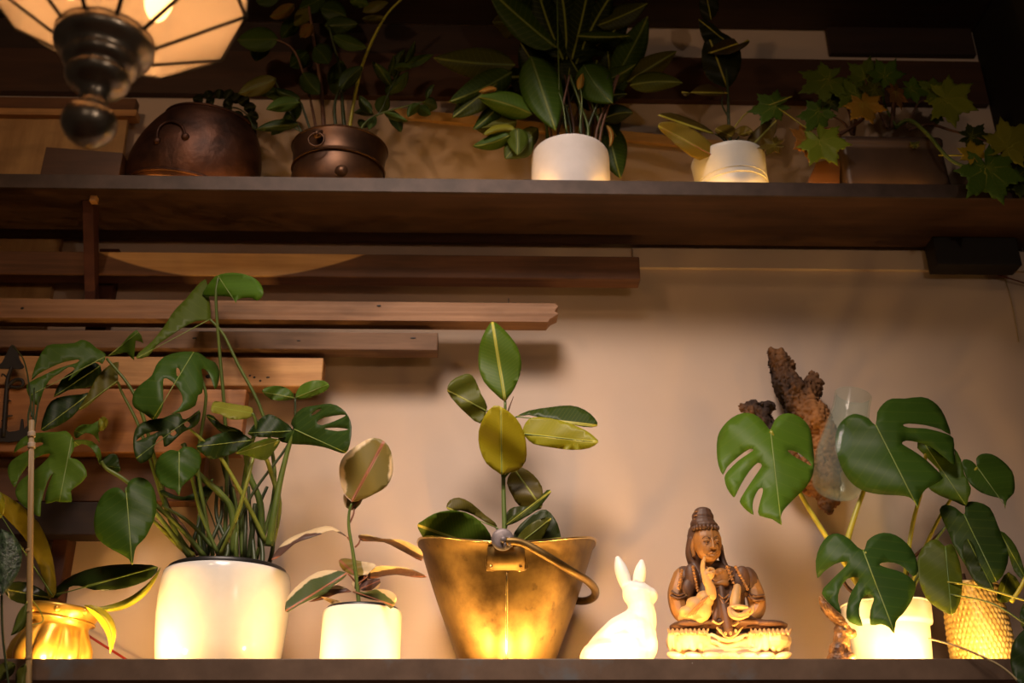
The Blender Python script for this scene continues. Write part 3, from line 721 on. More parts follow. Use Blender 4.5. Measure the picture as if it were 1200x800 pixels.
L([(48, 504), (52, 485), (60, 470), (75, 464), (95, 462), (105, 460), (98, 472), (85, 488), (70, 498), (58, 503)], (105, 461), (49, 503), 1.95, 1.91, GD)
L([(84, 511), (78, 505), (68, 506), (45, 507), (30, 511), (20, 520), (16, 531), (22, 526), (35, 520), (48, 518), (50, 521), (35, 527), (20, 535), (10, 545), (10, 558), (17, 571), (22, 560), (30, 548), (42, 536), (58, 531), (56, 537), (42, 550), (25, 562), (18, 575), (22, 587), (35, 598), (47, 605), (48, 590), (55, 565), (63, 553), (60, 560), (54, 578), (54, 590), (65, 587), (84, 588), (83, 575), (92, 568), (102, 557), (98, 545), (90, 538), (82, 536), (86, 528), (87, 518)], (84, 513), (70, 586), 1.86, 1.82, G3, tilt=.03)
L([(117, 545), (112, 532), (106, 524), (96, 520), (87, 524), (86, 516), (95, 515), (108, 517), (117, 526), (119, 538)], (119, 545), (88, 518), 1.89, 1.86, G2, rib=None)
L([(88, 503), (97, 497), (108, 497), (115, 493), (118, 503), (115, 507), (117, 519), (110, 510), (100, 507), (91, 513), (87, 511)], (117, 516), (89, 505), 1.90, 1.86, G2, rib=None)
L([(115, 494), (120, 488), (126, 491), (126, 498), (121, 504), (116, 504)], (116, 503), (124, 489), 1.88, 1.87, (.14, .19, .04), rib=None, label='pale new leaf tip')
L([(147, 578), (150, 566), (157, 560), (168, 560), (177, 567), (183, 582), (183, 600), (178, 615), (170, 630), (160, 640), (157, 650), (155, 662), (151, 655), (140, 648), (125, 640), (113, 628), (110, 612), (112, 598), (118, 583), (128, 573), (138, 571), (144, 575)], (148, 577), (155, 661), 1.87, 1.83, G1, cup=.05)
L([(200, 415), (215, 412), (232, 413), (242, 420), (252, 425), (257, 435), (256, 448), (252, 456), (248, 445), (243, 435), (236, 432), (238, 445), (237, 460), (232, 463), (229, 475), (215, 482), (200, 485), (208, 480), (214, 470), (212, 460), (205, 450), (199, 445), (192, 443), (191, 455), (191, 475), (186, 487), (180, 492), (170, 485), (158, 478), (155, 470), (158, 458), (168, 448), (178, 440), (183, 428), (190, 420)], (226, 414), (180, 490), 1.93, 1.86, (.03, .085, .02), holes=[[(207, 430), (211, 434), (211, 441), (207, 440)]], cup=.06, arch=-.03)
L([(157, 508), (162, 498), (175, 492), (190, 490), (200, 486), (211, 484), (214, 491), (222, 489), (234, 480), (234, 492), (228, 500), (215, 506), (206, 514), (198, 521), (192, 523), (191, 512), (186, 511), (181, 522), (178, 535), (165, 543), (158, 533), (156, 520)], (233, 482), (161, 536), 1.90, 1.86, (.016, .040, .012), holes=[[(215, 496), (219, 493), (223, 497), (219, 501)], [(199, 507), (203, 503), (207, 507), (203, 511)], [(159, 517), (170, 508), (186, 505), (172, 512)]], rib='midrib_d')
L([(209, 528), (215, 524), (225, 524), (233, 530), (236, 540), (232, 552), (222, 562), (213, 570), (210, 581), (205, 574), (195, 571), (186, 563), (182, 552), (184, 540), (190, 532), (200, 527), (207, 528)], (210, 530), (210, 580), 1.87, 1.84, G1, cup=.04)
L([(248, 475), (252, 470), (265, 472), (285, 475), (296, 478), (295, 488), (285, 491), (270, 491), (258, 485), (248, 483)], (295, 484), (249, 476), 1.94, 1.92, (.16, .20, .05), rib=None, label='pale rolled young leaf', tilt=.1)
L([(307, 458), (315, 453), (328, 452), (340, 457), (345, 466), (335, 469), (318, 468)], (345, 466), (307, 459), 1.97, 1.95, G2)
L([(346, 464), (352, 452), (365, 446), (380, 446), (386, 452), (380, 459), (365, 465), (350, 468)], (346, 466), (385, 450), 1.97, 1.95, G3)
L([(341, 497), (345, 487), (355, 478), (370, 475), (388, 473), (400, 478), (408, 487), (412, 500), (410, 520), (405, 531), (395, 529), (380, 524), (360, 521), (340, 520), (325, 515), (335, 508), (345, 503)], (345, 503), (405, 530), 1.96, 1.90, (.018, .050, .014), holes=[[(364, 487), (371, 480), (377, 479), (370, 485)], [(371, 495), (380, 489), (400, 486), (405, 487), (395, 492), (378, 498)], [(380, 502), (395, 501), (409, 503), (395, 505)]], tilt=.03)
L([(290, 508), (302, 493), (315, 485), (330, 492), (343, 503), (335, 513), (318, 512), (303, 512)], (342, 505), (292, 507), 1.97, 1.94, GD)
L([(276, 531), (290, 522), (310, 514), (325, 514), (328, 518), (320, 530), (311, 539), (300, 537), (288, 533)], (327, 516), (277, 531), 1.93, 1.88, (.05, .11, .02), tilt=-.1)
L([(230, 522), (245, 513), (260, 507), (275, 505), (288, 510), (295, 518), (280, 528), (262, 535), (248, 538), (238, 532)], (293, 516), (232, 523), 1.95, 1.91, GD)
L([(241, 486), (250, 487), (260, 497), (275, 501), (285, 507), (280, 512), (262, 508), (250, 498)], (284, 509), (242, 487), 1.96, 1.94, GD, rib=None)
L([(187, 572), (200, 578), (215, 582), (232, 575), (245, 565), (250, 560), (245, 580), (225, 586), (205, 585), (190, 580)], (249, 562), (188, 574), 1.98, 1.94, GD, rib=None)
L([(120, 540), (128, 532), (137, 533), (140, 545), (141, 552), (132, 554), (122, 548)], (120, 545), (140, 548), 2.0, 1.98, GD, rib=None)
mp([(262, 655, 2.0), (266, 560, 2.0), (263, 480, 1.99), (258, 420, 1.98), (253, 350, 1.965), (256, 325, 1.965)])
mp([(300, 655, 2.0), (322, 570, 2.0), (309, 488, 1.99), (278, 425, 1.98), (262, 392, 1.975), (246, 374, 1.97)])
mp([(228, 655, 1.98), (200, 610, 1.96), (182, 540, 1.95), (165, 480, 1.94), (150, 450, 1.935), (125, 420, 1.93)], .005)
mp([(225, 656, 1.99), (196, 600, 1.97), (165, 505, 1.96), (143, 460, 1.955), (138, 447, 1.95)], .004, .0022)
mp([(240, 652, 1.95), (205, 612, 1.93), (150, 565, 1.90), (125, 549, 1.895), (119, 540, 1.89)], .005, .0028)
mp([(222, 652, 1.94), (190, 610, 1.92), (165, 580, 1.89), (150, 572, 1.875), (148, 578, 1.87)], .005, .0028)
mp([(250, 654, 1.97), (240, 600, 1.96), (232, 540, 1.95), (240, 480, 1.94), (240, 455, 1.935), (226, 416, 1.93)], .004)
mp([(312, 636, 1.98), (287, 585, 1.96), (258, 535, 1.94), (240, 518, 1.92), (222, 502, 1.905)], .005, .0024, 'petiole_m')
mp([(255, 648, 1.93), (235, 600, 1.92), (222, 550, 1.90), (212, 532, 1.875)], .0038)
mp([(258, 650, 1.95), (275, 612, 1.93), (288, 570, 1.92), (297, 535, 1.93)], .0042, .003, 'petiole_m')
mp([(316, 640, 1.98), (320, 610, 1.97), (328, 565, 1.97), (338, 525, 1.97), (346, 504, 1.96)], .0085, .003)
mp([(318, 640, 1.99), (327, 590, 1.98), (316, 548, 1.97), (312, 532, 1.95), (326, 516, 1.93)], .0062, .003, 'petiole_m')
mp([(306, 640, 2.0), (305, 590, 1.99), (292, 555, 1.98), (288, 520, 1.97), (294, 516, 1.95)], .0075, .004)
mp([(280, 608, 1.98), (300, 572, 1.98), (335, 525, 1.98), (345, 500, 1.975), (346, 467, 1.97)], .003, .002, 'petiole_d')
mp([(275, 650, 1.99), (272, 600, 1.98), (258, 578, 1.97), (230, 552, 1.96), (215, 520, 1.96)], .008, .005)
mp([(285, 652, 2.0), (283, 600, 2.0), (290, 540, 1.98), (300, 500, 1.95), (296, 484, 1.94)], .006, .003)
mp([(250, 642, 1.96), (222, 612, 1.95), (190, 592, 1.95)], .0048, .0024)
mp([(226, 652, 1.95), (207, 636, 1.94), (180, 610, 1.93)], .0075, .003, 'petiole_m')
mp([(240, 652, 1.99), (236, 600, 1.99), (230, 555, 1.98)], .0045, .003, 'petiole_d')
mp([(260, 640, 1.99), (250, 610, 1.99), (240, 585, 1.98)], .0016, .0012, 'petiole_d')
mp([(292, 655, 1.99), (296, 620, 1.98), (299, 590, 1.98)], .006, .004, 'petiole_d')
mp([(270, 655, 2.02), (276, 600, 2.02), (262, 545, 2.01), (258, 520, 1.99)], .007, .004, 'petiole_d')
mp([(232, 650, 1.97), (218, 622, 1.97), (196, 590, 1.97), (188, 545, 1.97)], .004, .002, 'stem_brown')
for k in range(10):
    q = 225+k*10+random.uniform(-4, 4)
    mp([(q, 660, 1.96+.05*random.random()), (q+random.uniform(-4, 8), 640, 1.98), (q+random.uniform(-12, 18), 605, 1.99), (q+random.uniform(-18, 26), 570, 1.99)], .0045, .003, random.choice(['petiole', 'petiole_d', 'petiole_d']))

# ---- variegated rubber plant in the small white pot
yp = 1.955; cx = 423.5; s = MPP(cx, 740, yp); c = (P(cx, 740, yp).x, yp, BL); zt = P(cx, 716, yp).z; H = zt-BL; R1 = 46.5*s
r = thing('potted_rubber_plant', 'slim variegated rubber plant in a small plain white pot beside the brass bucket', 'potted plant', c)
lathe('pot', [(.001, 0), (R1*.96, 0), (R1*.98, .003), (R1, H*.3), (R1, H*.93), (R1*.985, H*.985), (R1*.96, H), (R1*.93, H*.98), (R1*.92, H*.6)], c, 'ceramic_mat', r, 64)
lathe('liner', [(R1*.91, H*.7), (R1*.91, H+.003), (R1*.89, H+.005), (R1*.87, H+.002), (R1*.86, H*.8)], c, 'black_plastic', r, 48)
lathe('soil', [(.001, H*.99), (R1*.87, H*.97)], c, 'soil', r, 32)
stem(r, [(421, 716, yp), (419, 690, yp), (414, 650, yp-.003), (409, 620, yp-.005), (409, 602, yp-.006), (412, 590, yp-.008)], .0042, .0022, 'petiole')
VG = (.20, .16, .045); VP = (.095, .050, .045); VN = (.07, .10, .035)
def V_(*a, **k): k.setdefault('rib', 'midrib_r'); return leaf(r, *a, mat='varieg', **k)
V_([(413, 587), (403, 577), (398, 560), (398, 545), (404, 533), (418, 522), (432, 514), (445, 514), (455, 522), (460, 537), (460, 555), (453, 570), (440, 578), (428, 584), (418, 587)], (412, 588), (450, 517), 1.945, 1.935, VG, fold=.01)
V_([(403, 579), (412, 588), (425, 585), (416, 597), (408, 596), (403, 590)], (410, 597), (422, 586), 1.955, 1.965, (.12, .10, .03), rib=None)
V_([(408, 630), (395, 620), (382, 616), (360, 622), (340, 630), (328, 640), (318, 656), (330, 650), (345, 637), (360, 631), (375, 626), (390, 621)], (407, 629), (319, 655), 1.95, 1.90, VP, tilt=.25, rib=None)
V_([(420, 627), (430, 626), (448, 631), (470, 632), (488, 640), (495, 648), (494, 657), (480, 650), (465, 642), (450, 635), (430, 634), (423, 633)], (421, 630), (494, 655), 1.95, 1.91, (.16, .09, .06), tilt=.25, rib=None)
V_([(430, 675), (440, 664), (455, 663), (475, 665), (490, 670), (500, 676), (485, 676), (465, 673), (448, 675), (435, 678)], (430, 676), (499, 675), 1.95, 1.90, VP, tilt=.25, rib=None)
V_([(406, 671), (390, 668), (372, 670), (352, 683), (338, 698), (334, 712), (337, 717), (350, 709), (365, 702), (382, 695), (392, 685), (402, 678)], (407, 671), (336, 715), 1.94, 1.87, VN, tilt=.06)
V_([(397, 657), (405, 654), (420, 657), (438, 660), (440, 665), (430, 673), (415, 674), (402, 668)], (420, 676), (399, 657), 1.97, 2.0, (.26, .19, .04), rib=None)
V_([(414, 692), (428, 694), (440, 690), (455, 691), (464, 698), (463, 707), (458, 713), (448, 705), (435, 702), (422, 698)], (415, 693), (461, 709), 1.94, 1.87, VN, tilt=.06)
V_([(412, 693), (398, 686), (390, 687), (378, 697), (362, 705), (380, 702), (396, 695)], (411, 692), (365, 704), 1.945, 1.91, VP, rib=None)
V_([(376, 699), (392, 702), (405, 708), (400, 711), (388, 707)], (404, 709), (377, 700), 1.93, 1.91, (.45, .30, .12), rib=None)
V_([(421, 690), (430, 680), (445, 678), (444, 688), (435, 693)], (421, 690), (445, 680), 1.965, 1.98, VP, rib=None)
V_([(412, 684), (418, 676), (430, 674), (432, 684), (420, 692)], (418, 690), (428, 674), 1.97, 1.98, VP, rib=None)
stem(r, [(416, 641, yp-.003), (420, 637, yp-.005), (422, 632, yp-.006)], .0018, .0014, 'stem_red', 'petiole')
stem(r, [(412, 636, yp-.003), (407, 629, yp-.006)], .0018, .0014, 'stem_red', 'petiole')
stem(r, [(410, 612, yp), (414, 603, yp), (415, 596, yp)], .0018, .0014, 'stem_red', 'petiole')
stem(r, [(417, 682, yp), (408, 672, yp-.012)], .0018, .0014, 'stem_red', 'petiole')
stem(r, [(419, 695, yp), (414, 693, yp-.014)], .0018, .0014, 'stem_red', 'petiole')
stem(r, [(418, 685, yp), (430, 676, yp-.006)], .0018, .0014, 'stem_red', 'petiole')

# ---- rubber plant in the brass bucket
yp = 1.958; cx = 594; s = MPP(cx, 640, yp); c = (P(cx, 700, yp).x, yp, BL)
r = thing('potted_rubber_plant', 'green rubber plant growing in a flared brass bucket with a bail handle', 'potted plant', c)
Rt = 102*s; Rb = 46*s; H = P(cx, 664, yp).z-BL
def buck(rr, z, a):
    k = max(0, z/H)
    lift = (.036*(1-math.cos(2*(a)+math.pi))*.5*0 + .038*(.5+.5*math.cos(2*a)))*k**2
    return rr*(1+.0*k), z+lift
prof = [(.001, .0), (Rb*.98, 0), (Rb, .003)]+[(Rb+(Rt-Rb)*k/10, H*k/10) for k in range(1, 11)]
prof += [(Rt+.003, H+.001), (Rt+.0035, H+.0045), (Rt, H+.006), (Rt-.003, H+.003)]+[(Rb+(Rt-Rb)*k/10-.004, H*k/10) for k in (9, 7, 5)]
lathe('bucket', prof, c, 'brass', r, 96, None, buck)
lathe('rim', [(Rt+.003+.0022*math.cos(q), H+.004+.0022*math.sin(q)) for q in [i*math.pi/4 for i in range(9)]], c, 'brass_edge', r, 96, None, buck)
lathe('soil', [(.001, H*.80), ((Rb+(Rt-Rb)*.8)*.80, H*.78)], c, 'soil', r, 48)
def onface(px, z, out=.0):     # a point on the bucket's front face at pixel column px
    rr = Rb+(Rt-Rb)*z/H+out; x = (px-cx)*s; return Vector((c[0]+x, c[1]-math.sqrt(max(0, rr*rr-x*x)), c[2]+z))
zA, zB = H*.80, H*.985
sm = [onface(592, H*.02, .001), onface(592, H*.25, .001), onface(592, H*.5, .001), onface(592, H*.78, .001)]
tube('seam', sm, .0022, .0022, 'brass_edge', r, 3, 6)
ear = [onface(571, zA, .001), onface(570, zA+.4*(zB-zA), .001), onface(573, zA+.85*(zB-zA), .001), onface(578, zB, .001), onface(604, zB, .001), onface(609, zA+.85*(zB-zA), .001), onface(612, zA+.4*(zB-zA), .001), onface(611, zA, .001), onface(571, zA, .001)]
plate = [onface(q, z_, .0012) for z_ in (zA, (zA+zB)/2, zB) for q in (571, 581, 591, 601, 611)]
o = obj('ear_plate', plate, [(i*5+j, i*5+j+1, i*5+j+6, i*5+j+5) for i in range(2) for j in range(4)], 'brass', r); thick(o, .002)
tube('ear_edge', ear, .0009, .0009, 'brass_edge', r, 3, 6)
for q in (575, 607): obj('rivet', *ball_vf(onface(q, zA+.006, .002), (.0028, .0018, .0028)), 'brass_edge', r)
fr = onface(589, H, .004); fr.z += .012
dv, df = lathe_vf([(.0005, .004), (.013, .004), (.0185, .002), (.0195, 0), (.0185, -.003), (.0005, -.003)], P(589, 632, fr.y-.004), 32, (0, -1, 0))
obj('handle_disc', dv, df, 'iron', r)
yf = fr.y-.010
hp = [P(593, 634, yf), P(612, 636, yf), P(640, 651, yf+.004), P(668, 668, yf+.03), P(688, 680, yf+.07), P(697, 690, yf+.11), P(696, 699, yf+.16), P(684, 704, yf+.21), P(664, 702, yf+.25)]
o = tube('bail_handle', hp, .0068, .0072, 'brass', r, 6, 12)
obj('handle_knot', *join([ball_vf(P(590, 632, yf-.002), (.006, .004, .006)), ball_vf(P(597, 634, yf-.002), (.005, .004, .008)), ball_vf(P(592, 638, yf), (.003, .004, .007))]), 'iron', r)
RB = lambda *a, **k: leaf(r, *a, mat='rubber', **k)
RB([(591, 470), (580, 461), (567, 447), (561, 430), (561, 412), (565, 395), (572, 382), (577, 377), (585, 381), (597, 393), (607, 408), (611, 425), (609, 440), (603, 455), (596, 465)], (592, 470), (577, 378), 1.96, 1.95, (.050, .115, .016))
RB([(571, 477), (563, 496), (548, 486), (534, 472), (524, 458), (528, 447), (540, 440), (550, 438), (557, 445), (564, 462)], (571, 482), (524, 457), 1.965, 1.95, (.060, .085, .016))
RB([(583, 553), (570, 543), (562, 525), (561, 505), (568, 487), (579, 475), (590, 478), (605, 490), (614, 507), (617, 525), (616, 540), (607, 551), (595, 554), (588, 556)], (588, 555), (587, 476), 1.945, 1.89, (.24, .25, .018), fold=.03, label='yellow-green leaf')
RB([(612, 507), (616, 495), (625, 489), (645, 490), (670, 497), (688, 505), (698, 513), (701, 518), (690, 525), (670, 527), (645, 524), (625, 520), (617, 513)], (612, 508), (701, 518), 1.95, 1.90, (.19, .22, .018), label='yellow-green leaf')
RB([(605, 488), (620, 481), (645, 477), (668, 475), (685, 480), (697, 490), (700, 499), (685, 500), (665, 496), (640, 491), (620, 486)], (605, 488), (700, 499), 1.965, 1.94, (.022, .050, .016), tilt=-.1, rib='midrib_d')
RB([(594, 566), (597, 556), (603, 550), (612, 548), (625, 556), (635, 570), (636, 585), (634, 596), (622, 597), (608, 592), (600, 580)], (603, 550), (635, 595), 1.985, 1.97, (.060, .055, .014))
RB([(592, 615), (600, 605), (615, 596), (630, 585), (641, 574), (646, 576), (638, 587), (628, 598), (612, 608), (600, 614)], (593, 616), (646, 575), 1.95, 1.90, (.03, .055, .022), tilt=-.05, rib='midrib_d')
RB([(600, 632), (610, 614), (628, 600), (640, 597), (650, 607), (656, 622), (657, 640), (640, 645), (612, 648)], (602, 634), (657, 630), 1.96, 1.94, (.016, .032, .012))
RB([(604, 634), (616, 618), (632, 608), (646, 607), (640, 622), (630, 640), (612, 646)], (605, 640), (645, 608), 1.94, 1.92, (.05, .065, .016))
RB([(556, 646), (578, 644), (574, 625), (562, 610), (545, 600), (525, 598), (508, 602), (495, 610), (489, 615), (493, 625), (502, 638), (515, 646)], (575, 645), (489, 615), 1.93, 1.87, (.045, .10, .016), tilt=-.08)
RB([(523, 594), (527, 586), (538, 583), (552, 589), (568, 603), (580, 612), (582, 619), (570, 612), (555, 603), (540, 598), (528, 598)], (582, 618), (524, 595), 1.955, 1.92, (.06, .06, .02))
RB([(593, 612), (594, 600), (602, 594), (615, 593), (628, 594), (618, 602), (604, 610)], (594, 612), (626, 594), 1.965, 1.97, (.018, .03, .012), rib=None)
stem(r, [(593, 664, 1.96), (591, 610, 1.962), (590, 560, 1.965), (592, 510, 1.965), (592, 470, 1.96)], .0055, .0028, 'petiole')
stem(r, [(594, 486, 1.962), (598, 474, 1.96), (602, 464, 1.958)], .0022, .0004, 'stem_brown', 'leaf_sheath')
for q in [((591, 497), (598, 492), (606, 488)), ((591, 505), (602, 507), (613, 508)), ((591, 495), (582, 488), (571, 481)), ((590, 575), (589, 562), (588, 555)), ((590, 560), (597, 553), (604, 550)), ((591, 630), (592, 622), (594, 615)), ((591, 635), (588, 625), (581, 618)), ((592, 640), (598, 637), (604, 634))]:
    stem(r, [(*q[0], 1.963), (*q[1], 1.958), (*q[2], 1.953)], .0024, .0018, 'petiole', 'petiole', 3)

# ---- white rabbit figurine
yp = 1.925
c = Vector((P(728, 760, yp).x, yp, BL))
parts = [bl(714, 768, yp, 34, 20, .050, 0), limb([(688, 770, yp, 9), (708, 756, yp, 17), (728, 744, yp, 22), (744, 730, yp, 18)], 16), bl(735, 760, yp, 33, 26, .050), bl(746, 748, yp, 24, 34, .046), bl(752, 725, yp, 17.5, 30, .036), bl(750, 703, yp, 16, 19, .030),
         bl(748, 697, yp, 19, 14.5, .030), bl(760, 698, yp, 11, 10.5, .022), bl(742, 695, yp, 13, 12, .028), bl(757, 755, yp-.01, 14, 20, .03), bl(700, 772, yp-.02, 17, 10, .02),
         limb([(735, 690, yp+.004, 6), (731, 677, yp+.004, 8.2), (727, 665, yp+.006, 7.6), (724, 655, yp+.008, 4)], 14), limb([(747, 688, yp-.008, 6), (749, 677, yp-.010, 7.6), (751, 666, yp-.010, 6.6), (752, 658, yp-.010, 3.4)], 14),
         (lambda s_: ball_vf(P(722, 784, yp), (46*s_, .055, 14*s_)))(MPP(722, 780, yp))]
zl = BL
def clampz(co, nrm):
    v = co.copy(); v.z = max(v.z, 0.0); return v
r = thing('rabbit_figurine', 'plain white sitting rabbit figurine with upright ears', 'figurine', c)
body = fused('body', parts, .0022, 'rabbit', r, smooth=6, disp=clampz)
obj('eye', *bl(761, 693, yp-.0235, 1.6, 1.6, .0015), 'rabbit', r)
# ---- carved wooden seated figure
yp = 1.945; c = Vector((P(852, 760, yp).x, yp, BL))
r = thing('carved_statue', 'carved wooden seated deity statue with raised hand on a lotus base', 'statue', c)
yf = yp
VX = .0016
ped = [bl(855, 775, yf, 73, 10, .060), bl(855, 786, yf, 70, 10, .060), bl(807, 752, yf-.005, 27, 15, .050), bl(901, 752, yf-.005, 26, 15, .050), bl(853, 757, yf, 40, 15, .040), bl(855, 766, yf, 60, 7, .050)]
for k in range(6):
    ped += [bl(787+k*8.2, 752, yf-.046+.020*abs(k-3)/3, 5.2, 13, .008), bl(880+k*8.2, 752, yf-.046+.020*abs(k-2)/3, 5.2, 13, .008)]
for k in range(7): ped.append(bl(792+k*21, 768, yf-.056, 11, 4.5, .010, (k-3)*4))
for k in range(3): ped.append(limb([(834, 743+k*7, yf-.036, 2), (853, 750+k*7, yf-.044, 2.4), (874, 743+k*7, yf-.036, 2)]))
fused('lotus_base', ped, VX, 'carve_pale', r, smooth=2, disp=clampz)
for x0 in (783, 880):
    tr = []
    for k in range(9):
        tr.append(limb([(x0+k*5.2, 737, yf-.047, 1.4), (x0+2.6+k*5.2, 743, yf-.054, 1.6), (x0+5.2+k*5.2, 737, yf-.047, 1.4)]))
    fused('scalloped_trim', tr, .0010, 'carve_light', r, smooth=1)
lap = [bl(852, 733, yf, 66, 7.5, .050), bl(806, 734, yf-.008, 22, 6, .044), bl(898, 734, yf-.008, 25, 6, .044), bl(853, 728, yf-.006, 34, 12, .044), bl(853, 740, yf-.034, 14, 6, .016)]
fused('lap', lap, VX, 'carve_dark', r, smooth=2)
tor = [bl(840, 705, yf+.004, 34, 36, .036), bl(840, 680, yf+.004, 40, 19, .030), bl(802, 680, yf+.004, 13, 17, .026), bl(876, 682, yf+.004, 13, 18, .026), bl(834, 664, yf+.004, 17, 8, .022), bl(840, 715, yf, 36, 22, .040)]
fused('torso', tor, VX, 'carve_dark', r, smooth=3)
arms = [limb([(799, 676, yf, 11), (794, 695, yf-.004, 12), (796, 714, yf-.012, 10.5), (803, 724, yf-.02, 9)]),]
fused('upper_arm', arms, VX, 'carve_gold', r, smooth=2)
arms = [limb([(878, 678, yf, 10), (885, 697, yf-.004, 11), (887, 714, yf-.010, 10), (880, 724, yf-.018, 8)])]
fused('upper_arm', arms, VX, 'carve_gold', r, smooth=2)
# armlets, folded cape edges
for pts in ([(787, 692), (795, 697), (806, 694)], [(874, 692), (884, 698), (895, 697)], [(786, 697), (795, 701), (806, 698)], [(876, 698), (885, 703), (896, 702)]):
    tube('armlet', [P(a_, b2, yf-.0215-.004*(i == 1)) for i, (a_, b2) in enumerate(pts)], .0022, .0022, 'carve_dark', r)
# cape with carved rows
cape = [bl(811, 677, yf-.018, 9, 17, .012, 4), bl(868, 680, yf-.018, 11, 18, .012, -14), bl(806, 690, yf-.02, 8, 12, .010)]
fused('cape', cape[:1]+cape[2:], VX, 'carve_dark', r, smooth=2); fused('cape', cape[1:2], VX, 'carve_dark', r, smooth=2)
for a_, b2, n_ in (((812, 664), (818, 692), 8), ((862, 664), (876, 690), 8), ((799, 668), (795, 688), 6), ((852, 664), (864, 694), 8), ((825, 667), (836, 690), 6)):
    vf = [bl(a_[0]+(b2[0]-a_[0])*k/n_, a_[1]+(b2[1]-a_[1])*k/n_, yf-.031, 1.9, 1.9, .0022) for k in range(n_+1)]
    obj('bead_string', *join(vf), 'carve_gold', r)
# breast ornament, sash and robe folds
fused('breast_plate', [bl(845, 676, yf-.026, 10, 11, .010), bl(845, 684, yf-.028, 10, 5, .010), bl(844, 670, yf-.030, 5, 4, .008)], VX, 'carve_gold', r, smooth=2)
for k in range(3): tube('necklace', [P(828-k, 664+5*k, yf-.027), P(840, 672+8*k, yf-.036), P(856+2*k, 664+5*k, yf-.027)], .0013, .0013, 'carve_gold', r)
fused('sash', [limb([(845, 690, yf-.032, 5), (847, 706, yf-.037, 6), (850, 720, yf-.042, 7), (853, 738, yf-.050, 6)]), limb([(836, 694, yf-.030, 3), (840, 712, yf-.038, 4), (838, 726, yf-.043, 4)]), limb([(857, 694, yf-.030, 3), (852, 712, yf-.038, 3), (858, 727, yf-.044, 3)])], VX, 'carve_dark', r, smooth=1)
for k in range(5): tube('robe_fold', [P(842+k*2, 696+k*5, yf-.042), P(848, 701+k*6, yf-.046), P(854, 696+k*5, yf-.042)], .0011, .0011, 'carve_gold', r)
tube('hem', [P(840, 735, yf-.050), P(848, 744, yf-.056), P(854, 747, yf-.057), P(862, 744, yf-.056), P(870, 734, yf-.050)], .0018, .0018, 'carve_light', r)
for q in (844, 850, 856, 862): obj('tassel', *bl(q, 739+(q in (850, 856))*3, yf-.057, 1.8, 2.4, .002), 'carve_light', r)
for pts in ([(835, 727), (842, 731), (849, 727)], [(852, 729), (859, 733), (866, 729)]): tube('scallop', [P(a_, b2, yf-.052) for a_, b2 in pts], .0020, .0012, 'carve_light', r)
# raised hand with sleeve (viewer's left)
fused('sleeve', [bl(809, 719, yf-.034, 14, 9, .016, -18), bl(818, 711, yf-.040, 15, 11, .016, -32), bl(826, 702, yf-.044, 11, 10, .014, -40), limb([(800, 724, yf-.026, 6), (815, 726, yf-.04, 6), (826, 722, yf-.044, 5)]), bl(824, 713, yf-.044, 10, 14, .012)], VX, 'carve_light', r, smooth=3)
for k in range(5): tube('sleeve_fold', [P(802+3*k, 724-k, yf-.048-.002*k), P(812+3*k, 714-k*2, yf-.057), P(824+2*k, 701-k, yf-.058)], .0009, .0009, 'carve_gold', r)
hand = [limb([(833, 697, yf-.050, 7), (832, 688, yf-.052, 6), (828, 680, yf-.054, 5.2)]), bl(827.5, 675, yf-.054, 5.5, 8, .007, 8),
        limb([(825, 671, yf-.055, 2.6), (824.5, 662, yf-.057, 2.3), (825.5, 653, yf-.058, 1.7)]),
        limb([(828, 670, yf-.056, 2.4), (832, 666, yf-.060, 2.1), (836, 667, yf-.061, 1.8)]),
        limb([(830, 679, yf-.056, 2.6), (835, 674, yf-.061, 2.2), (836.5, 668, yf-.061, 1.7)]),
        limb([(823.5, 672, yf-.054, 2.2), (822.5, 664, yf-.053, 2.0), (823, 657, yf-.053, 1.5)]),
        limb([(829, 673, yf-.058, 2.2), (834, 671, yf-.064, 2.0), (834, 675, yf-.063, 1.6)])]
fused('raised_hand', hand, .0011, 'carve_light', r, smooth=2)
# lowered forearm and cupped hand holding a shell-shaped bowl
fused('forearm', [limb([(864, 688, yf-.034, 4.5), (862, 699, yf-.042, 6.2), (861, 710, yf-.048, 6.5)])], VX, 'carve_light', r, smooth=2)
hand = [bl(860, 716, yf-.050, 7, 6.5, .008), limb([(855, 713, yf-.056, 3), (857, 721, yf-.062, 2.8), (866, 724, yf-.064, 2.6), (876, 721, yf-.060, 2.2)]),
        limb([(857, 716, yf-.058, 2.6), (864, 720, yf-.064, 2.5), (873, 718, yf-.062, 2.2), (879, 713, yf-.058, 1.8)]),
        limb([(857, 711, yf-.056, 2.6), (866, 710, yf-.062, 2.4), (875, 711, yf-.060, 2.0)]),
        limb([(862, 712, yf-.060, 2.3), (870, 714, yf-.060, 2.0), (876, 716, yf-.058, 1.7)]),
        limb([(874, 720, yf-.052, 3), (880, 716, yf-.050, 3), (882, 711, yf-.048, 2.2)])]
fused('lowered_hand', hand, .0011, 'carve_light', r, smooth=2)
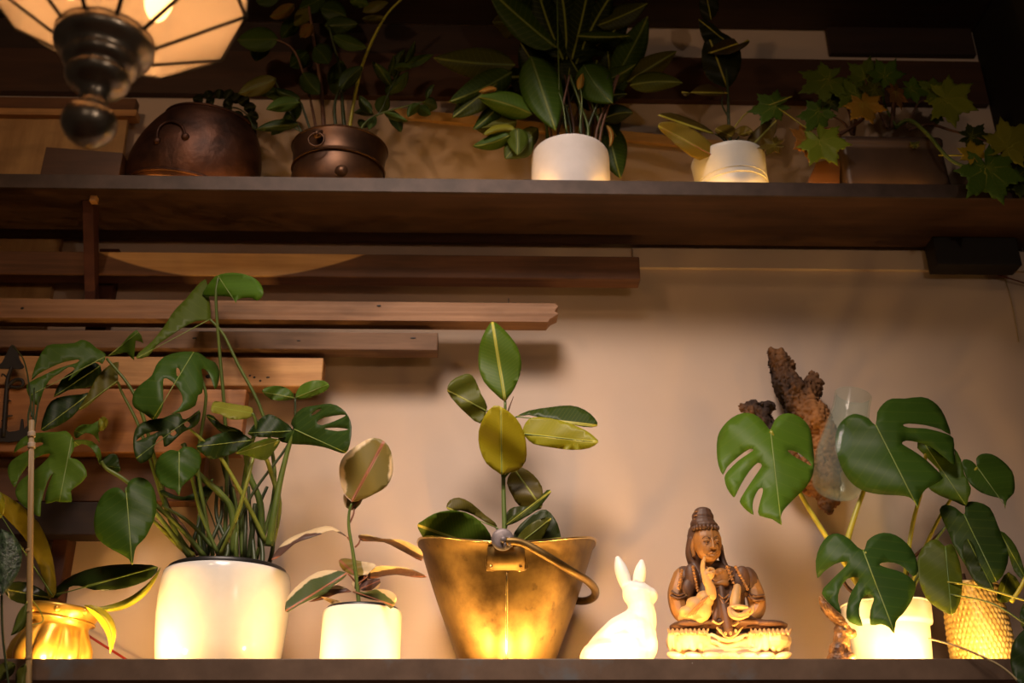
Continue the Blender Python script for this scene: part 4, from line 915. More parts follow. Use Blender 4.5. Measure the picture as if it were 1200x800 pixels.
# head
hd = [bl(828.5, 634, yf-.012, 17.5, 21, .023), bl(830.5, 645, yf-.018, 14.5, 13, .019), bl(832, 653, yf-.022, 8.5, 6, .013), bl(830, 660, yf-.004, 9, 9, .015),
      bl(826, 641, yf-.026, 6, 8, .010), bl(838.5, 641, yf-.024, 5, 8, .009)]
head = fused('head', hd, .0012, 'carve_gold', r, smooth=3)
fused('nose', [limb([(834.5, 630, yf-.0375, 1.3), (835.6, 637, yf-.0415, 1.8), (836, 641, yf-.0435, 2.4)]), bl(833.6, 641.5, yf-.040, 1.7, 1.4, .003), bl(838.2, 641.3, yf-.040, 1.6, 1.4, .003)], .0007, 'carve_gold', head, smooth=1)
for pts in ([(823, 631), (827, 628), (832.5, 630.5)], [(836.5, 630.5), (840, 628), (843, 630.5)]): tube('brow', [P(a_, b2, yf-.0365+.004*abs(a_-834)/9) for a_, b2 in pts], .0009, .0006, 'carve_dark', head)
for a_, k in ((827.5, 0), (840, 1)):
    obj('eyelid', *bl(a_, 633.5, yf-.0335+.001*k, 4 if k == 0 else 3, 2.1, .0032), 'carve_gold', head)
    tube('eye_line', [P(a_-3.4+k*.8, 634.6, yf-.0355+.001*k), P(a_, 635.6, yf-.0372+.001*k), P(a_+3.4-k*.8, 634.6, yf-.036+.001*k)], .0006, .0006, 'carve_dark', head)
fused('lips', [limb([(831, 648.5, yf-.0375, 1.0), (834, 647.3, yf-.0395, 1.3), (836, 647.9, yf-.0395, 1.1), (838, 647.3, yf-.0392, 1.3), (840.5, 648.5, yf-.0365, .9)]), limb([(832, 650, yf-.0372, 1.0), (836, 651.3, yf-.039, 1.7), (839.5, 650, yf-.0366, 1.0)])], .0006, 'carve_gold', head, smooth=1)
fused('ear', [limb([(813, 630, yf-.012, 2.4), (811.5, 640, yf-.010, 2.6), (813, 651, yf-.010, 2.2)])], .0008, 'carve_gold', head, smooth=1)
hair = [bl(824, 632, yf-.001, 19, 24, .022), bl(822, 645, yf+.006, 18, 24, .018), limb([(810, 632, yf-.006, 5), (808, 648, yf-.002, 5), (813, 662, yf, 6), (818, 672, yf-.012, 5)]), limb([(844, 640, yf, 3.5), (846, 654, yf, 4), (850, 664, yf-.004, 4)]),
        bl(826, 617, yf-.010, 16, 8, .022)]
fused('hair', hair, .0013, 'carve_dark', r, smooth=2)
kn = [bl(824, 615, yf-.008, 15.5, 11, .021), bl(823.5, 606, yf-.006, 13.2, 10, .018), bl(823.5, 600, yf-.006, 10.5, 6, .015)]
fused('topknot', kn, .0013, 'carve_dark', r, smooth=2)
for k in range(9):
    a_ = -1.35+k*.30; q = P(827.5+15.5*math.sin(a_), 620-3.2*math.cos(a_), yf-.012-.0215*math.cos(a_))
    obj('crown_curl', *ball_vf(q, (.0036, .0030, .0048)), 'carve_dark', r)
for k in range(4): tube('topknot_line', [P(813.5, 613-k*4.5, yf-.018), P(823+k*.0, 612-k*4.5, yf-.0245+.002*k), P(834.5-k*1.5, 613-k*4.5, yf-.018)], .0009, .0009, 'carve_gold', r)

# ---- driftwood mounted on the wall with a molten glass vase
yw = 2.085
c = P(948, 510, yw)
def rough(co, nrm):
    q = co*70; return co+nrm*(.010*noise.noise(Vector((q.x, q.y, q.z*.35)))+.006*noise.noise(co*180))
dw = [limb([(909, 420, yw, 10), (920, 445, yw, 15), (934, 468, yw, 19), (952, 492, yw-.004, 21), (964, 515, yw, 19), (969, 550, yw, 15), (972, 582, yw, 12), (968, 592, yw, 9)], 16),
      limb([(905, 414, yw, 7), (916, 416, yw, 7), (921, 428, yw, 10)]), limb([(944, 470, yw, 14), (952, 452, yw, 11), (951, 440, yw, 6), (950, 437, yw, 3.5)], 12), limb([(951, 455, yw, 9), (960, 448, yw, 5)]),
      limb([(872, 478, yw, 7), (885, 478, yw, 8), (901, 477, yw, 8)], 12), limb([(886, 484, yw, 15), (898, 505, yw, 14), (918, 535, yw, 15), (945, 560, yw, 15), (966, 575, yw, 12)], 12)]
r = thing('driftwood', 'gnarled dark driftwood mounted on the plaster wall behind the glass vase', 'driftwood', c)
fused('wood', dw, .0028, 'drift', r, smooth=1, disp=rough)
tc_, bc_ = P(1000, 463, 1.984), P(979, 581, 1.984); axv = (tc_-bc_); Hh = axv.length; s = MPP(985, 520, 1.984)
pr = [(6, 0), (14, .5), (22, 3), (28, 10), (30.5, 20), (31, 34), (30, 50), (27, 68), (24, 85), (21.5, 102), (21.5, 119)]
pr = [(a_*s, b2*Hh/119) for a_, b2 in pr]
pro = [p[:2] for p in crom([(p[0], p[1]) for p in pr], 3)]
inn = [(max(.0005, a_-.0036), b2+(.003 if i < 4 else 0)) for i, (a_, b2) in enumerate(pro)][::-1]
r2 = thing('glass_vase', 'clear molten glass vase leaning on the driftwood', 'vase', bc_)
lathe('vessel', [(.0005, 0)]+pro+[(21*s, Hh+.0012)]+inn+[(.0004, .004)], bc_, 'glass', r2, 56, axv)

# ---- monstera in the white rimmed pot, right
yp = 1.945; cx = 1042; s = MPP(cx, 740, yp); c = Vector((P(cx, 740, yp).x, yp, BL)); zt = P(cx, 708, yp).z; H = zt-BL; R1 = 51*s
r = thing('potted_monstera', 'monstera with yellow stalks in a white rimmed pot beside the hare figurine', 'potted plant', c)
lathe('pot', [(.001, 0), (R1*.80, 0), (R1*.82, .004), (R1*.90, H*.66), (R1*.905, H*.68), (R1*.97, H*.70), (R1*.985, H*.73), (R1*.985, H*.74), (R1, H*.95), (R1*.99, H), (R1*.94, H), (R1*.92, H*.9), (R1*.88, H*.6)], c, 'plastic', r, 64)
lathe('soil', [(.001, H*.99), (R1*.91, H*.96)], c, 'soil', r, 40)
lathe('rim', [(R1*.99+.002*math.cos(q), H*.985+.002*math.sin(q)) for q in [i*math.pi/4 for i in range(9)]], c, 'plastic', r, 64)
L = lambda *a, **k: leaf(r, *a, **k)
L([(903, 503), (908, 492), (917, 485), (930, 485), (943, 493), (950, 505), (953, 525), (954, 545), (952, 557), (945, 570), (936, 579), (926, 589), (918, 598), (915, 606), (916, 615), (905, 608), (890, 604), (889, 595), (893, 580), (894, 572), (889, 573), (883, 585), (882, 596), (883, 603), (875, 598), (868, 590), (868, 584), (878, 568), (889, 552), (893, 545), (888, 542), (878, 552), (868, 568), (862, 580), (859, 582), (852, 572), (849, 560), (853, 552), (865, 540), (878, 531), (883, 527), (878, 526), (865, 535), (852, 547), (847, 556), (842, 545), (840, 530), (841, 512), (847, 500), (857, 490), (870, 484), (883, 485), (893, 492), (900, 501)], (903, 504), (915, 611), 1.93, 1.86, (.060, .150, .022), holes=[[(923, 527), (935, 530), (948, 540), (951, 546), (940, 540), (928, 533)]], cup=.08, wav=.006, label='large split leaf with three slits')
L([(1026, 498), (1018, 490), (1008, 486), (1000, 485), (990, 490), (982, 500), (979, 512), (980, 528), (985, 545), (993, 560), (1003, 570), (1015, 576), (1030, 579), (1045, 580), (1060, 581), (1068, 584), (1073, 590), (1075, 595), (1078, 583), (1085, 573), (1095, 567), (1105, 560), (1095, 548), (1083, 537), (1070, 528), (1060, 522), (1057, 519), (1062, 516), (1075, 518), (1090, 523), (1105, 534), (1119, 545), (1118, 530), (1117, 513), (1105, 507), (1085, 502), (1065, 501), (1058, 498), (1065, 496), (1085, 498), (1103, 503), (1114, 509), (1110, 495), (1103, 480), (1093, 470), (1080, 465), (1060, 467), (1045, 467), (1035, 473), (1028, 483)], (1027, 499), (1074, 592), 1.92, 1.85, (.030, .085, .018), cup=.06, wav=.006)
L([(1075, 525), (1080, 516), (1090, 522), (1117, 540), (1118, 525), (1126, 538), (1130, 555), (1138, 572), (1135, 583), (1132, 593), (1120, 588), (1100, 580), (1087, 570), (1100, 565), (1100, 550)], (1085, 522), (1132, 592), 1.95, 1.91, (.042, .10, .018), tilt=.05)
L([(1127, 541), (1133, 538), (1140, 541), (1145, 546), (1144, 537), (1150, 532), (1162, 532), (1175, 540), (1186, 552), (1189, 565), (1188, 578), (1180, 586), (1178, 596), (1175, 585), (1165, 582), (1150, 577), (1138, 568), (1132, 558)], (1145, 547), (1178, 593), 1.95, 1.91, (.032, .085, .018), tilt=-.04)
L([(1131, 600), (1132, 589), (1145, 588), (1160, 595), (1168, 612), (1175, 630), (1182, 650), (1178, 668), (1170, 680), (1150, 685), (1140, 675), (1130, 660), (1118, 640), (1112, 625), (1105, 610), (1101, 597), (1108, 591), (1120, 595), (1128, 602)], (1130, 603), (1168, 682), 1.91, 1.87, (.020, .052, .014), rib='midrib_d')
L([(1133, 631), (1142, 640), (1145, 655), (1160, 680), (1165, 690), (1150, 688), (1138, 675), (1129, 655), (1128, 640)], (1134, 632), (1163, 689), 1.88, 1.85, (.022, .045, .012), rib=None)
L([(1107, 640), (1100, 633), (1090, 633), (1080, 643), (1075, 658), (1077, 680), (1085, 700), (1098, 712), (1115, 720), (1122, 712), (1127, 695), (1127, 670), (1122, 650), (1115, 637)], (1108, 641), (1115, 719), 1.88, 1.84, (.060, .10, .016), rib='midrib_d')
L([(1013, 644), (1016, 634), (1025, 627), (1036, 624), (1050, 627), (1063, 637), (1072, 650), (1076, 668), (1070, 675), (1060, 665), (1048, 659), (1034, 659), (1031, 662), (1042, 666), (1058, 671), (1072, 682), (1072, 693), (1067, 706), (1058, 719), (1050, 728), (1048, 742), (1042, 735), (1032, 731), (1020, 732), (1020, 715), (1024, 703), (1022, 697), (1014, 697), (1008, 706), (1007, 720), (1011, 733), (1000, 731), (992, 724), (993, 708), (998, 693), (1006, 680), (1004, 676), (993, 678), (984, 690), (982, 704), (986, 719), (976, 711), (963, 695), (970, 684), (982, 672), (992, 662), (992, 657), (978, 661), (965, 670), (958, 677), (956, 657), (961, 640), (970, 628), (982, 625), (995, 631), (1005, 641)], (1012, 646), (1047, 738), 1.87, 1.82, (.026, .078, .022), cup=.05, wav=.005, label='deeply cut leaf hanging before the pot')
L([(1172, 622), (1185, 632), (1195, 650), (1203, 680), (1197, 678), (1188, 668), (1182, 650)], (1172, 624), (1202, 678), 1.93, 1.90, (.035, .075, .014), rib=None)
L([(1168, 700), (1172, 682), (1182, 670), (1196, 685), (1186, 702), (1175, 706)], (1182, 672), (1172, 704), 1.90, 1.89, (.05, .08, .014), rib=None)
py_ = lambda pts, r0=.0045, r1=.003, m='petiole_y': stem(r, pts, r0, r1, m, 'petiole')
py_([(1018, 706, 1.94), (990, 660, 1.93), (966, 625, 1.925), (940, 582, 1.925), (915, 530, 1.935), (903, 505, 1.93)], .0055, .0035)
py_([(1024, 706, 1.95), (994, 665, 1.945), (993, 635, 1.94), (1003, 600, 1.94), (1015, 565, 1.945), (1027, 500, 1.925)], .008, .003)
py_([(1058, 704, 1.94), (1062, 665, 1.93), (1070, 612, 1.93), (1082, 565, 1.945), (1085, 523, 1.952)], .0048, .003)
py_([(1062, 704, 1.95), (1075, 665, 1.945), (1090, 628, 1.945), (1112, 588, 1.955), (1145, 548, 1.952)], .0042, .0026)
py_([(1040, 706, 1.93), (1038, 690, 1.90), (1030, 668, 1.88), (1013, 647, 1.872)], .0045, .003)
py_([(1066, 700, 1.94), (1085, 652, 1.93), (1110, 615, 1.92), (1130, 604, 1.912)], .003, .0022, 'petiole')
py_([(1064, 702, 1.93), (1080, 670, 1.91), (1098, 650, 1.89), (1108, 642, 1.882)], .003, .0022, 'petiole')
py_([(1060, 700, 1.95), (1066, 660, 1.95), (1090, 636, 1.95), (1106, 620, 1.95)], .0035, .0025, 'stem_brown')
py_([(1185, 705, 1.88), (1195, 690, 1.88), (1208, 665, 1.88)], .004, .0035)
py_([(1014, 706, 1.95), (995, 690, 1.95), (988, 680, 1.95)], .004, .003, 'stem_brown')

# ---- bronze hare
yp = 1.862; c = Vector((P(985, 768, yp).x, yp, BL))
r = thing('hare_figurine', 'small dark bronze hare figurine with long laid-back ears beside the white rimmed pot', 'figurine', c)
parts = [bl(984, 774, yp, 16, 12, .018), bl(984, 764, yp, 13, 14, .016), bl(986, 752, yp, 10, 14, .013), bl(988, 740, yp, 11, 10, .012), bl(997, 742, yp, 7, 6, .009), limb([(986, 733, yp, 4.5), (978, 723, yp+.003, 6), (968, 712, yp+.004, 6), (962, 701, yp+.004, 3)]), limb([(990, 732, yp-.008, 4), (983, 724, yp-.010, 5), (975, 716, yp-.011, 4.5), (968, 707, yp-.011, 2.4)]), bl(996, 770, yp-.012, 7, 6, .010), bl(984, 784, yp, 17, 6, .020)]
fused('body', parts, .0013, 'hare', r, smooth=3, disp=lambda co, n: Vector((co.x, co.y, max(0, co.z)))+n*.0012*noise.noise(co*350))
obj('eye', *bl(990, 737, yp-.0125, 1.8, 1.8, .0012), 'black_plastic', r)

# ---- pebbled cream-gold vase
yp = 1.955; cx = 1147; s = MPP(cx, 730, yp); c = Vector((P(cx, 740, yp).x, yp, BL)); H = P(cx, 688, yp).z-BL
rb, rt = 33.5*s, 30*s; Nk, Mr = 220, 80; V, Fc = [], []
r = thing('textured_vase', 'cream-gold vase covered in a pebbled hobnail pattern', 'vase', c)
for i in range(Mr+1):
    k = i/Mr; z = H*k; rr = rb+(rt-rb)*k+.004*math.sin(math.pi*k)
    for j in range(Nk):
        a_ = 2*math.pi*j/Nk; d_ = .0036*abs(math.sin(a_*20+k*math.pi*8)*math.sin(-a_*20+k*math.pi*8))
        V.append((c.x+(rr+d_)*math.cos(a_), c.y+(rr+d_)*math.sin(a_), c.z+z))
for i in range(Mr):
    for j in range(Nk): j2 = (j+1) % Nk; Fc.append((i*Nk+j, i*Nk+j2, (i+1)*Nk+j2, (i+1)*Nk+j))
Fc.append(tuple(range(Nk))[::-1])
obj('body', V, Fc, 'vase_gold', r)
lathe('neck', [(rt, H-.001), (rt*1.02, H+.003), (rt*.93, H+.006), (rt*.85, H+.002), (rt*.82, H*.8)], c, 'vase_gold', r, 64)
tube('dried_stem', [c+Vector((-.012, 0, H*.7)), P(1132, 690, yp), P(1128, 672, yp)], .006, .004, 'stem_brown', r)

# ---- vine trailing over the right end of the lower shelf
c = P(1200, 790, 1.79)
r = thing('trailing_vine', 'round-leaved vine trailing past the right end of the lower shelf', 'vine', c)
leaf(r, [(1206, 736), (1194, 743), (1186, 757), (1184, 776), (1189, 793), (1200, 806), (1215, 806), (1225, 780), (1222, 750)], (1208, 737), (1212, 806), 1.785, 1.77, (.010, .030, .008), cup=.03, rib=None)
leaf(r, [(1204, 705), (1197, 712), (1195, 725), (1200, 738), (1212, 738), (1216, 718)], (1205, 706), (1208, 738), 1.80, 1.79, (.014, .035, .010), rib=None)
stem(r, [(1110, 682, 1.86), (1140, 686, 1.85), (1170, 694, 1.83), (1206, 705, 1.80)], .0018, .0016, 'petiole_y')
stem(r, [(1112, 696, 1.85), (1150, 703, 1.83), (1175, 713, 1.81), (1203, 732, 1.79)], .0014, .0014, 'petiole')
stem(r, [(1088, 748, 1.83), (1115, 755, 1.81), (1142, 765, 1.795), (1172, 780, 1.785), (1192, 797, 1.78), (1206, 815, 1.775)], .0014, .0022, 'cord', 'dry_tendril')
# ================================================================== THINGS ON THE UPPER SHELF
# ---- copper bowl with a creeping succulent
yp = 2.0; s = MPP(222, 180, yp); c = Vector((P(224, 190, yp).x, yp, BU)); R1 = 77*s
r = thing('copper_planter', 'large round dark copper bowl with a dark trailing plant beside the wedge-shaped block', 'planter', c)
axv = Vector((.16, .06, 1)); Hb = P(222, 142, yp).z-BU
cc = c+Vector((-.006, 0, .004))
pr = [(.001, .0), (R1*.72, 0), (R1*.80, .004), (R1*.81, .012), (R1*.86, .016), (R1*.97, Hb*.24), (R1, Hb*.38), (R1*.985, Hb*.52), (R1*.92, Hb*.70), (R1*.80, Hb*.88), (R1*.71, Hb*.96), (R1*.70, Hb), (R1*.67, Hb*1.01), (R1*.65, Hb*.95), (R1*.70, Hb*.8)]
bowl = squash(lathe('bowl', [p[:2] for p in crom(pr, 3)], cc, 'copper', r, 72, axv), cc.y, .64)
squash(lathe('rim', [(R1*.705+.0035*math.cos(q), Hb*.985+.0035*math.sin(q)) for q in [i*math.pi/4 for i in range(9)]], cc, 'copper', r, 72, axv), cc.y, .64)
squash(lathe('base_band', [(R1*.90+.003*math.cos(q), .026+.004*math.sin(q)) for q in [i*math.pi/4 for i in range(9)]], cc, 'copper', r, 72, axv), cc.y, .64)
squash(lathe('soil', [(.001, Hb*.92), (R1*.66, Hb*.9)], cc, 'soil', r, 32, axv), cc.y, .64)
q = [(184, 164), (185, 153), (192, 145), (203, 143), (213, 148), (217, 158)]
tube('handle', [hit(bowl, a_, b2, .004) for a_, b2 in q], .0036, .0036, 'copper', r)
for a_, b2 in ((184, 165), (217, 160)): obj('handle_boss', *ball_vf(hit(bowl, a_, b2, .002), (.009, .006, .009)), 'copper', r)
for k, (a_, b2, dx, dy) in enumerate([(238, 118, -12, -3), (246, 116, -4, -10), (256, 116, 2, -12), (264, 117, 8, -12), (272, 120, 10, -10), (280, 122, 12, -8), (286, 128, 14, -4), (290, 134, 13, 4), (284, 136, 8, 12), (276, 130, 6, 14), (292, 142, 8, 10), (262, 124, 10, 4), (250, 122, -8, -6), (270, 126, -6, -10)]):
    gleaf(r, (a_, b2), (a_+dx, b2+dy), 13, 2.03-.004*k, 2.02-.004*k, (.012, .018, .010), 'zz', a=.9, pw=.6)
stem(r, [(258, 128, 2.02), (275, 126, 2.01), (290, 135, 1.99), (297, 150, 1.97)], .002, .0014, 'petiole_d')

# ---- copper pot with lion-ring handles and a dark leafy plant
yp = 1.998; s = MPP(397, 180, yp); c = Vector((P(397, 195, yp).x, yp, BU)); R1 = 55*s; H = P(397, 176, yp).z-BU
r = thing('potted_plant', 'straggly dark-leaved plant in a bronze pot with a ring handle', 'potted plant', c)
pr = [(.001, 0), (R1*.80, 0), (R1*.86, .005), (R1*.95, H*.25), (R1*.97, H*.45), (R1*.94, H*.58), (R1*.93, H*.62), (R1*.96, H*.64), (R1*.95, H*.68), (R1*.98, H*.88), (R1*1.01, H*.97), (R1*1.01, H), (R1*.96, H), (R1*.94, H*.9), (R1*.9, H*.5)]
squash(lathe('pot', pr, c, 'bronze', r, 72), c.y, .90)
squash(lathe('band', [(R1*.965+.0025*math.cos(q), H*.61+.003*math.sin(q)) for q in [i*math.pi/4 for i in range(9)]], c, 'bronze', r, 72), c.y, .90)
squash(lathe('rim', [(R1*1.005+.0025*math.cos(q), H*.99+.0025*math.sin(q)) for q in [i*math.pi/4 for i in range(9)]], c, 'bronze', r, 72), c.y, .90)
squash(lathe('soil', [(.001, H*.93), (R1*.94, H*.9)], c, 'soil', r, 32), c.y, .90)
def oncyl(px, py, R_, out=0.):
    x = P(px, py, c.y-R_).x-c.x; y = c.y-math.sqrt(max(1e-6, R_*R_-x*x))-out; q = P(px, py, y); return q
q = oncyl(372, 157, R1*.97, .004)
fused('lion_mask', [ball_vf(q, (.011, .008, .011)), ball_vf(q+Vector((0, -.006, -.004)), (.006, .006, .006)), ball_vf(q+Vector((-.008, .001, .007)), (.004,)*3), ball_vf(q+Vector((.008, .001, .007)), (.004,)*3)], .0012, 'bronze', r, smooth=1)
tube('ring_handle', [q+Vector((.0165*math.sin(a_), -.008, -.020+.0165*math.cos(a_))) for a_ in [i*math.pi/8 for i in range(17)]], .0019, .0019, 'bronze', r, 2)
q = oncyl(400, 200, R1*.93, .002); lathe('boss', [(.0005, .006), (.006, .006), (.009, .003), (.013, .002), (.014, 0)], q, 'bronze', r, 24, (0, -1, -.1))
ZD = (.018, .040, .013); ZG = (.032, .070, .018); ZO = (.075, .080, .022)
zl_ = [((326, 46), (278, 47), 30, ZG), ((312, 45), (300, 72), 24, ZD), ((324, 92), (279, 110), 22, ZO), ((330, 108), (285, 100), 14, ZD),
       ((352, 118), (312, 112), 16, ZG), ((352, 120), (312, 128), 18, ZG), ((352, 122), (330, 146), 16, ZG), ((352, 116), (322, 104), 12, ZD), ((350, 146), (300, 152), 14, ZD), ((340, 140), (318, 158), 14, ZD),
       ((345, 5), (316, 20), 16, (.10, .065, .03)), ((362, 10), (345, 30), 18, ZO), ((350, 25), (330, 45), 20, ZD), ((365, 28), (352, 44), 16, (.10, .06, .03)), ((375, 10), (406, 20), 26, ZD), ((380, 30), (420, 28), 22, ZD), ((390, 42), (430, 56), 18, ZG),
       ((360, 60), (340, 78), 24, ZD), ((368, 55), (385, 75), 26, ZD), ((355, 85), (375, 110), 24, ZD), ((390, 105), (400, 70), 24, ZG), ((398, 105), (425, 78), 20, ZD), ((395, 112), (398, 92), 20, ZD),
       ((456, 108), (478, 84), 16, ZG), ((458, 100), (440, 74), 13, ZD), ((462, 92), (474, 58), 15, ZD), ((470, 78), (508, 64), 12, ZG), ((474, 74), (486, 48), 8, ZD), ((454, 112), (466, 92), 14, ZG), ((462, 80), (482, 80), 10, ZG), ((455, 90), (462, 64), 8, ZD), ((450, 96), (436, 72), 10, ZD),
       ((436, 133), (422, 112), 13, ZD), ((444, 132), (455, 112), 18, ZG), ((438, 134), (415, 132), 9, ZD), ((450, 132), (478, 142), 9, ZG), ((455, 130), (470, 155), 14, ZD), ((440, 136), (432, 152), 10, ZD),
       ((492, 122), (478, 137), 12, ZG), ((496, 120), (512, 127), 18, (.035, .065, .02)), ((500, 116), (509, 99), 7, ZD), ((490, 124), (505, 134), 14, ZG), ((420, 140), (432, 148), 9, ZD),
       ((410, 2), (432, 6), 14, ZG), ((425, 14), (455, 3), 14, ZO), ((424, 22), (452, 20), 10, ZO), ((300, 2), (330, -12), 24, ZD), ((380, -5), (350, 10), 24, ZD)]
for k, (a_, b2, w_, col) in enumerate(zl_):
    yy = 1.985+.05*math.sin(k*2.3); gleaf(r, a_, b2, w_, yy, yy-.02+.02*math.sin(k), col, 'zz', bend=2*math.sin(k*1.7), a=.85, pw=.75, tilt=.012*math.sin(k*3.1))
for pts, r0, r1, m_ in [([(408, 160, 1.99), (416, 112, 1.985), (425, 75, 1.98), (440, 40, 1.98), (455, 15, 1.975), (474, -4, 1.97)], .0042, .0026, 'petiole_y'),
                        ([(372, 160, 2.0), (362, 110, 2.0), (345, 60, 1.99), (320, 45, 1.985)], .0035, .002, 'stem_brown'), ([(380, 160, 2.0), (376, 100, 2.0), (368, 50, 1.99), (362, 8, 1.985)], .0055, .003, 'stem_brown'),
                        ([(366, 160, 1.99), (356, 130, 1.985), (350, 118, 1.98), (330, 108, 1.975)], .003, .002, 'petiole_d'), ([(405, 165, 2.0), (401, 120, 2.0), (398, 80, 1.99), (385, 30, 1.985)], .005, .0028, 'petiole_d'),
                        ([(415, 165, 1.98), (430, 142, 1.975), (455, 130, 1.97), (498, 119, 1.97)], .0028, .0015, 'petiole'), ([(412, 165, 1.99), (425, 148, 1.985), (445, 132, 1.98), (456, 108, 1.975), (470, 78, 1.97)], .0028, .0014, 'petiole_d'),
                        ([(360, 165, 1.98), (345, 140, 1.975), (330, 112, 1.98), (322, 92, 1.98)], .003, .0015, 'petiole_d'), ([(395, 165, 1.99), (392, 125, 1.985), (398, 105, 1.985)], .004, .0025, 'petiole_d'), ([(372, 165, 1.97), (345, 150, 1.96)], .0025, .0015, 'petiole_d')]:
    stem(r, pts, r0, r1, m_)

# ---- broad-leaved lily in the white drum pot
yp = 1.994; s = MPP(668.5, 190, yp); c = Vector((P(668.5, 200, yp).x, yp, BU)); R1 = 45.8*s; H = P(668.5, 182, yp).z-BU
r = thing('potted_lily', 'dense broad-leaved lily in a plain white drum pot on the upper shelf', 'potted plant', c)
lathe('pot', [(.001, 0), (R1*.97, 0), (R1*.99, .003), (R1, H*.4), (R1, H*.90), (R1*.985, H*.96), (R1*.95, H*.995), (R1*.90, H), (R1*.86, H*.97), (R1*.85, H*.7)], c, 'pot_pink', r, 72)
lathe('soil', [(.001, H*.9), (R1*.86, H*.88)], c, 'soil', r, 32)
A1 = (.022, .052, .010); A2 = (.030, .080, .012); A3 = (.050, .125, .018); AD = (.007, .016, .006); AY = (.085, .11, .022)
ll = [((622, 66), (651, 153), 42, A2, 1.93, 1.91), ((684, 76), (718, 121), 38, A2, 1.94, 1.92), ((604, 76), (508, 68), 32, (.045, .060, .018), 1.97, 1.94), ((652, 56), (572, -14), 36, A1, 1.97, 1.94), ((612, 34), (577, 26), 30, (.05, .055, .018), 1.99, 1.98),
      ((735, 96), (793, 60), 24, (.05, .055, .016), 1.97, 1.95), ((738, 100), (800, 97), 21, (.05, .075, .014), 1.95, 1.93), ((718, 96), (759, 19), 30, A1, 1.96, 1.95), ((676, 42), (738, 42), 12, A1, 1.95, 1.94), ((600, 84), (526, 119), 30, A1, 1.96, 1.93), ((582, 98), (530, 138), 28, (.03, .05, .014), 1.95, 1.94),
      ((624, 134), (560, 114), 26, A3, 1.94, 1.92), ((594, 112), (554, 152), 18, A1, 1.96, 1.95), ((606, 142), (556, 150), 26, AY, 1.965, 1.955), ((604, 152), (566, 158), 12, (.16, .19, .03), 1.95, 1.94), ((606, 150), (606, 182), 22, (.045, .085, .018), 1.94, 1.93), ((598, 158), (554, 171), 16, A2, 1.95, 1.94), ((624, 160), (592, 186), 30, (.035, .06, .016), 1.96, 1.95), ((630, 150), (598, 186), 20, AY, 1.975, 1.965),
      ((706, 140), (742, 132), 20, AD, 1.97, 1.97), ((712, 146), (727, 209), 30, (.02, .05, .012), 2.01, 2.0), ((700, 110), (740, 85), 22, A1, 1.98, 1.97), ((690, 120), (735, 110), 20, AD, 1.98, 1.97), ((640, 90), (548, 88), 18, AD, 2.0, 1.98), ((700, 96), (745, 75), 18, A1, 1.95, 1.94),
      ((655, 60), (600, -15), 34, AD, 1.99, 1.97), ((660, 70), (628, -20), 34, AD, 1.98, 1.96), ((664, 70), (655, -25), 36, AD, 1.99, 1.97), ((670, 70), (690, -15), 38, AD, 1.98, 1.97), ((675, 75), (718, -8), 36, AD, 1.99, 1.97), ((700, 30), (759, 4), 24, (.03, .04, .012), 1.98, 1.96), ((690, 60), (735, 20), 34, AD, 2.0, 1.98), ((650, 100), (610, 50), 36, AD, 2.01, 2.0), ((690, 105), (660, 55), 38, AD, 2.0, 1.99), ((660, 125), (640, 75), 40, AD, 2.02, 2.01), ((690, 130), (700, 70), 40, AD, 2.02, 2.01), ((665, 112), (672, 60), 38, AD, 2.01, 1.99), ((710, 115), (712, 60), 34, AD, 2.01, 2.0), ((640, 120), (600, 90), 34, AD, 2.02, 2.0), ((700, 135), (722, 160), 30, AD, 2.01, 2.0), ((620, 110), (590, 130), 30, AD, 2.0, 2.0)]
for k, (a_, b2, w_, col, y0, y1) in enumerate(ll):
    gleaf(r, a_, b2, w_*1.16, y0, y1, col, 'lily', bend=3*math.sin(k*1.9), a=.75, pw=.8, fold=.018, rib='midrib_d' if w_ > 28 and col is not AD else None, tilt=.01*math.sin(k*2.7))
gleaf(r, (582, 104), (561, 108), 9, 1.925, 1.92, (.40, .22, .07), 'lily', label='dried tan leaf'); gleaf(r, (711, 147), (714, 172), 6, 1.93, 1.925, (.30, .17, .08), 'lily', bend=-4, label='curled brown leaf'); gleaf(r, (678, 105), (683, 86), 9, 1.93, 1.93, (.34, .22, .07), 'lily')
for k in range(22):
    a_ = random.uniform(-38, 38); t_ = random.uniform(-60, 60); y_ = 1.985+random.uniform(-.05, .05)
    stem(r, [(668+a_*.9, 176, y_), (668+a_, 150, y_), (668+a_+t_*.25, 118, y_-.005), (668+a_+t_*.5, 88, y_-.01)], .0034, .0022, random.choice(['petiole', 'petiole_d', 'petiole_d', 'stem_brown']), 'petiole')
for pts in ([(650, 152, 1.94), (655, 110, 1.935), (654, 55, 1.94), (653, -6, 1.95)], [(664, 154, 1.93), (660, 125, 1.93), (655, 108, 1.93)], [(679, 155, 1.93), (682, 120, 1.93), (680, 104, 1.93)]): stem(r, pts, .002, .0014, 'petiole', 'flower_stalk')

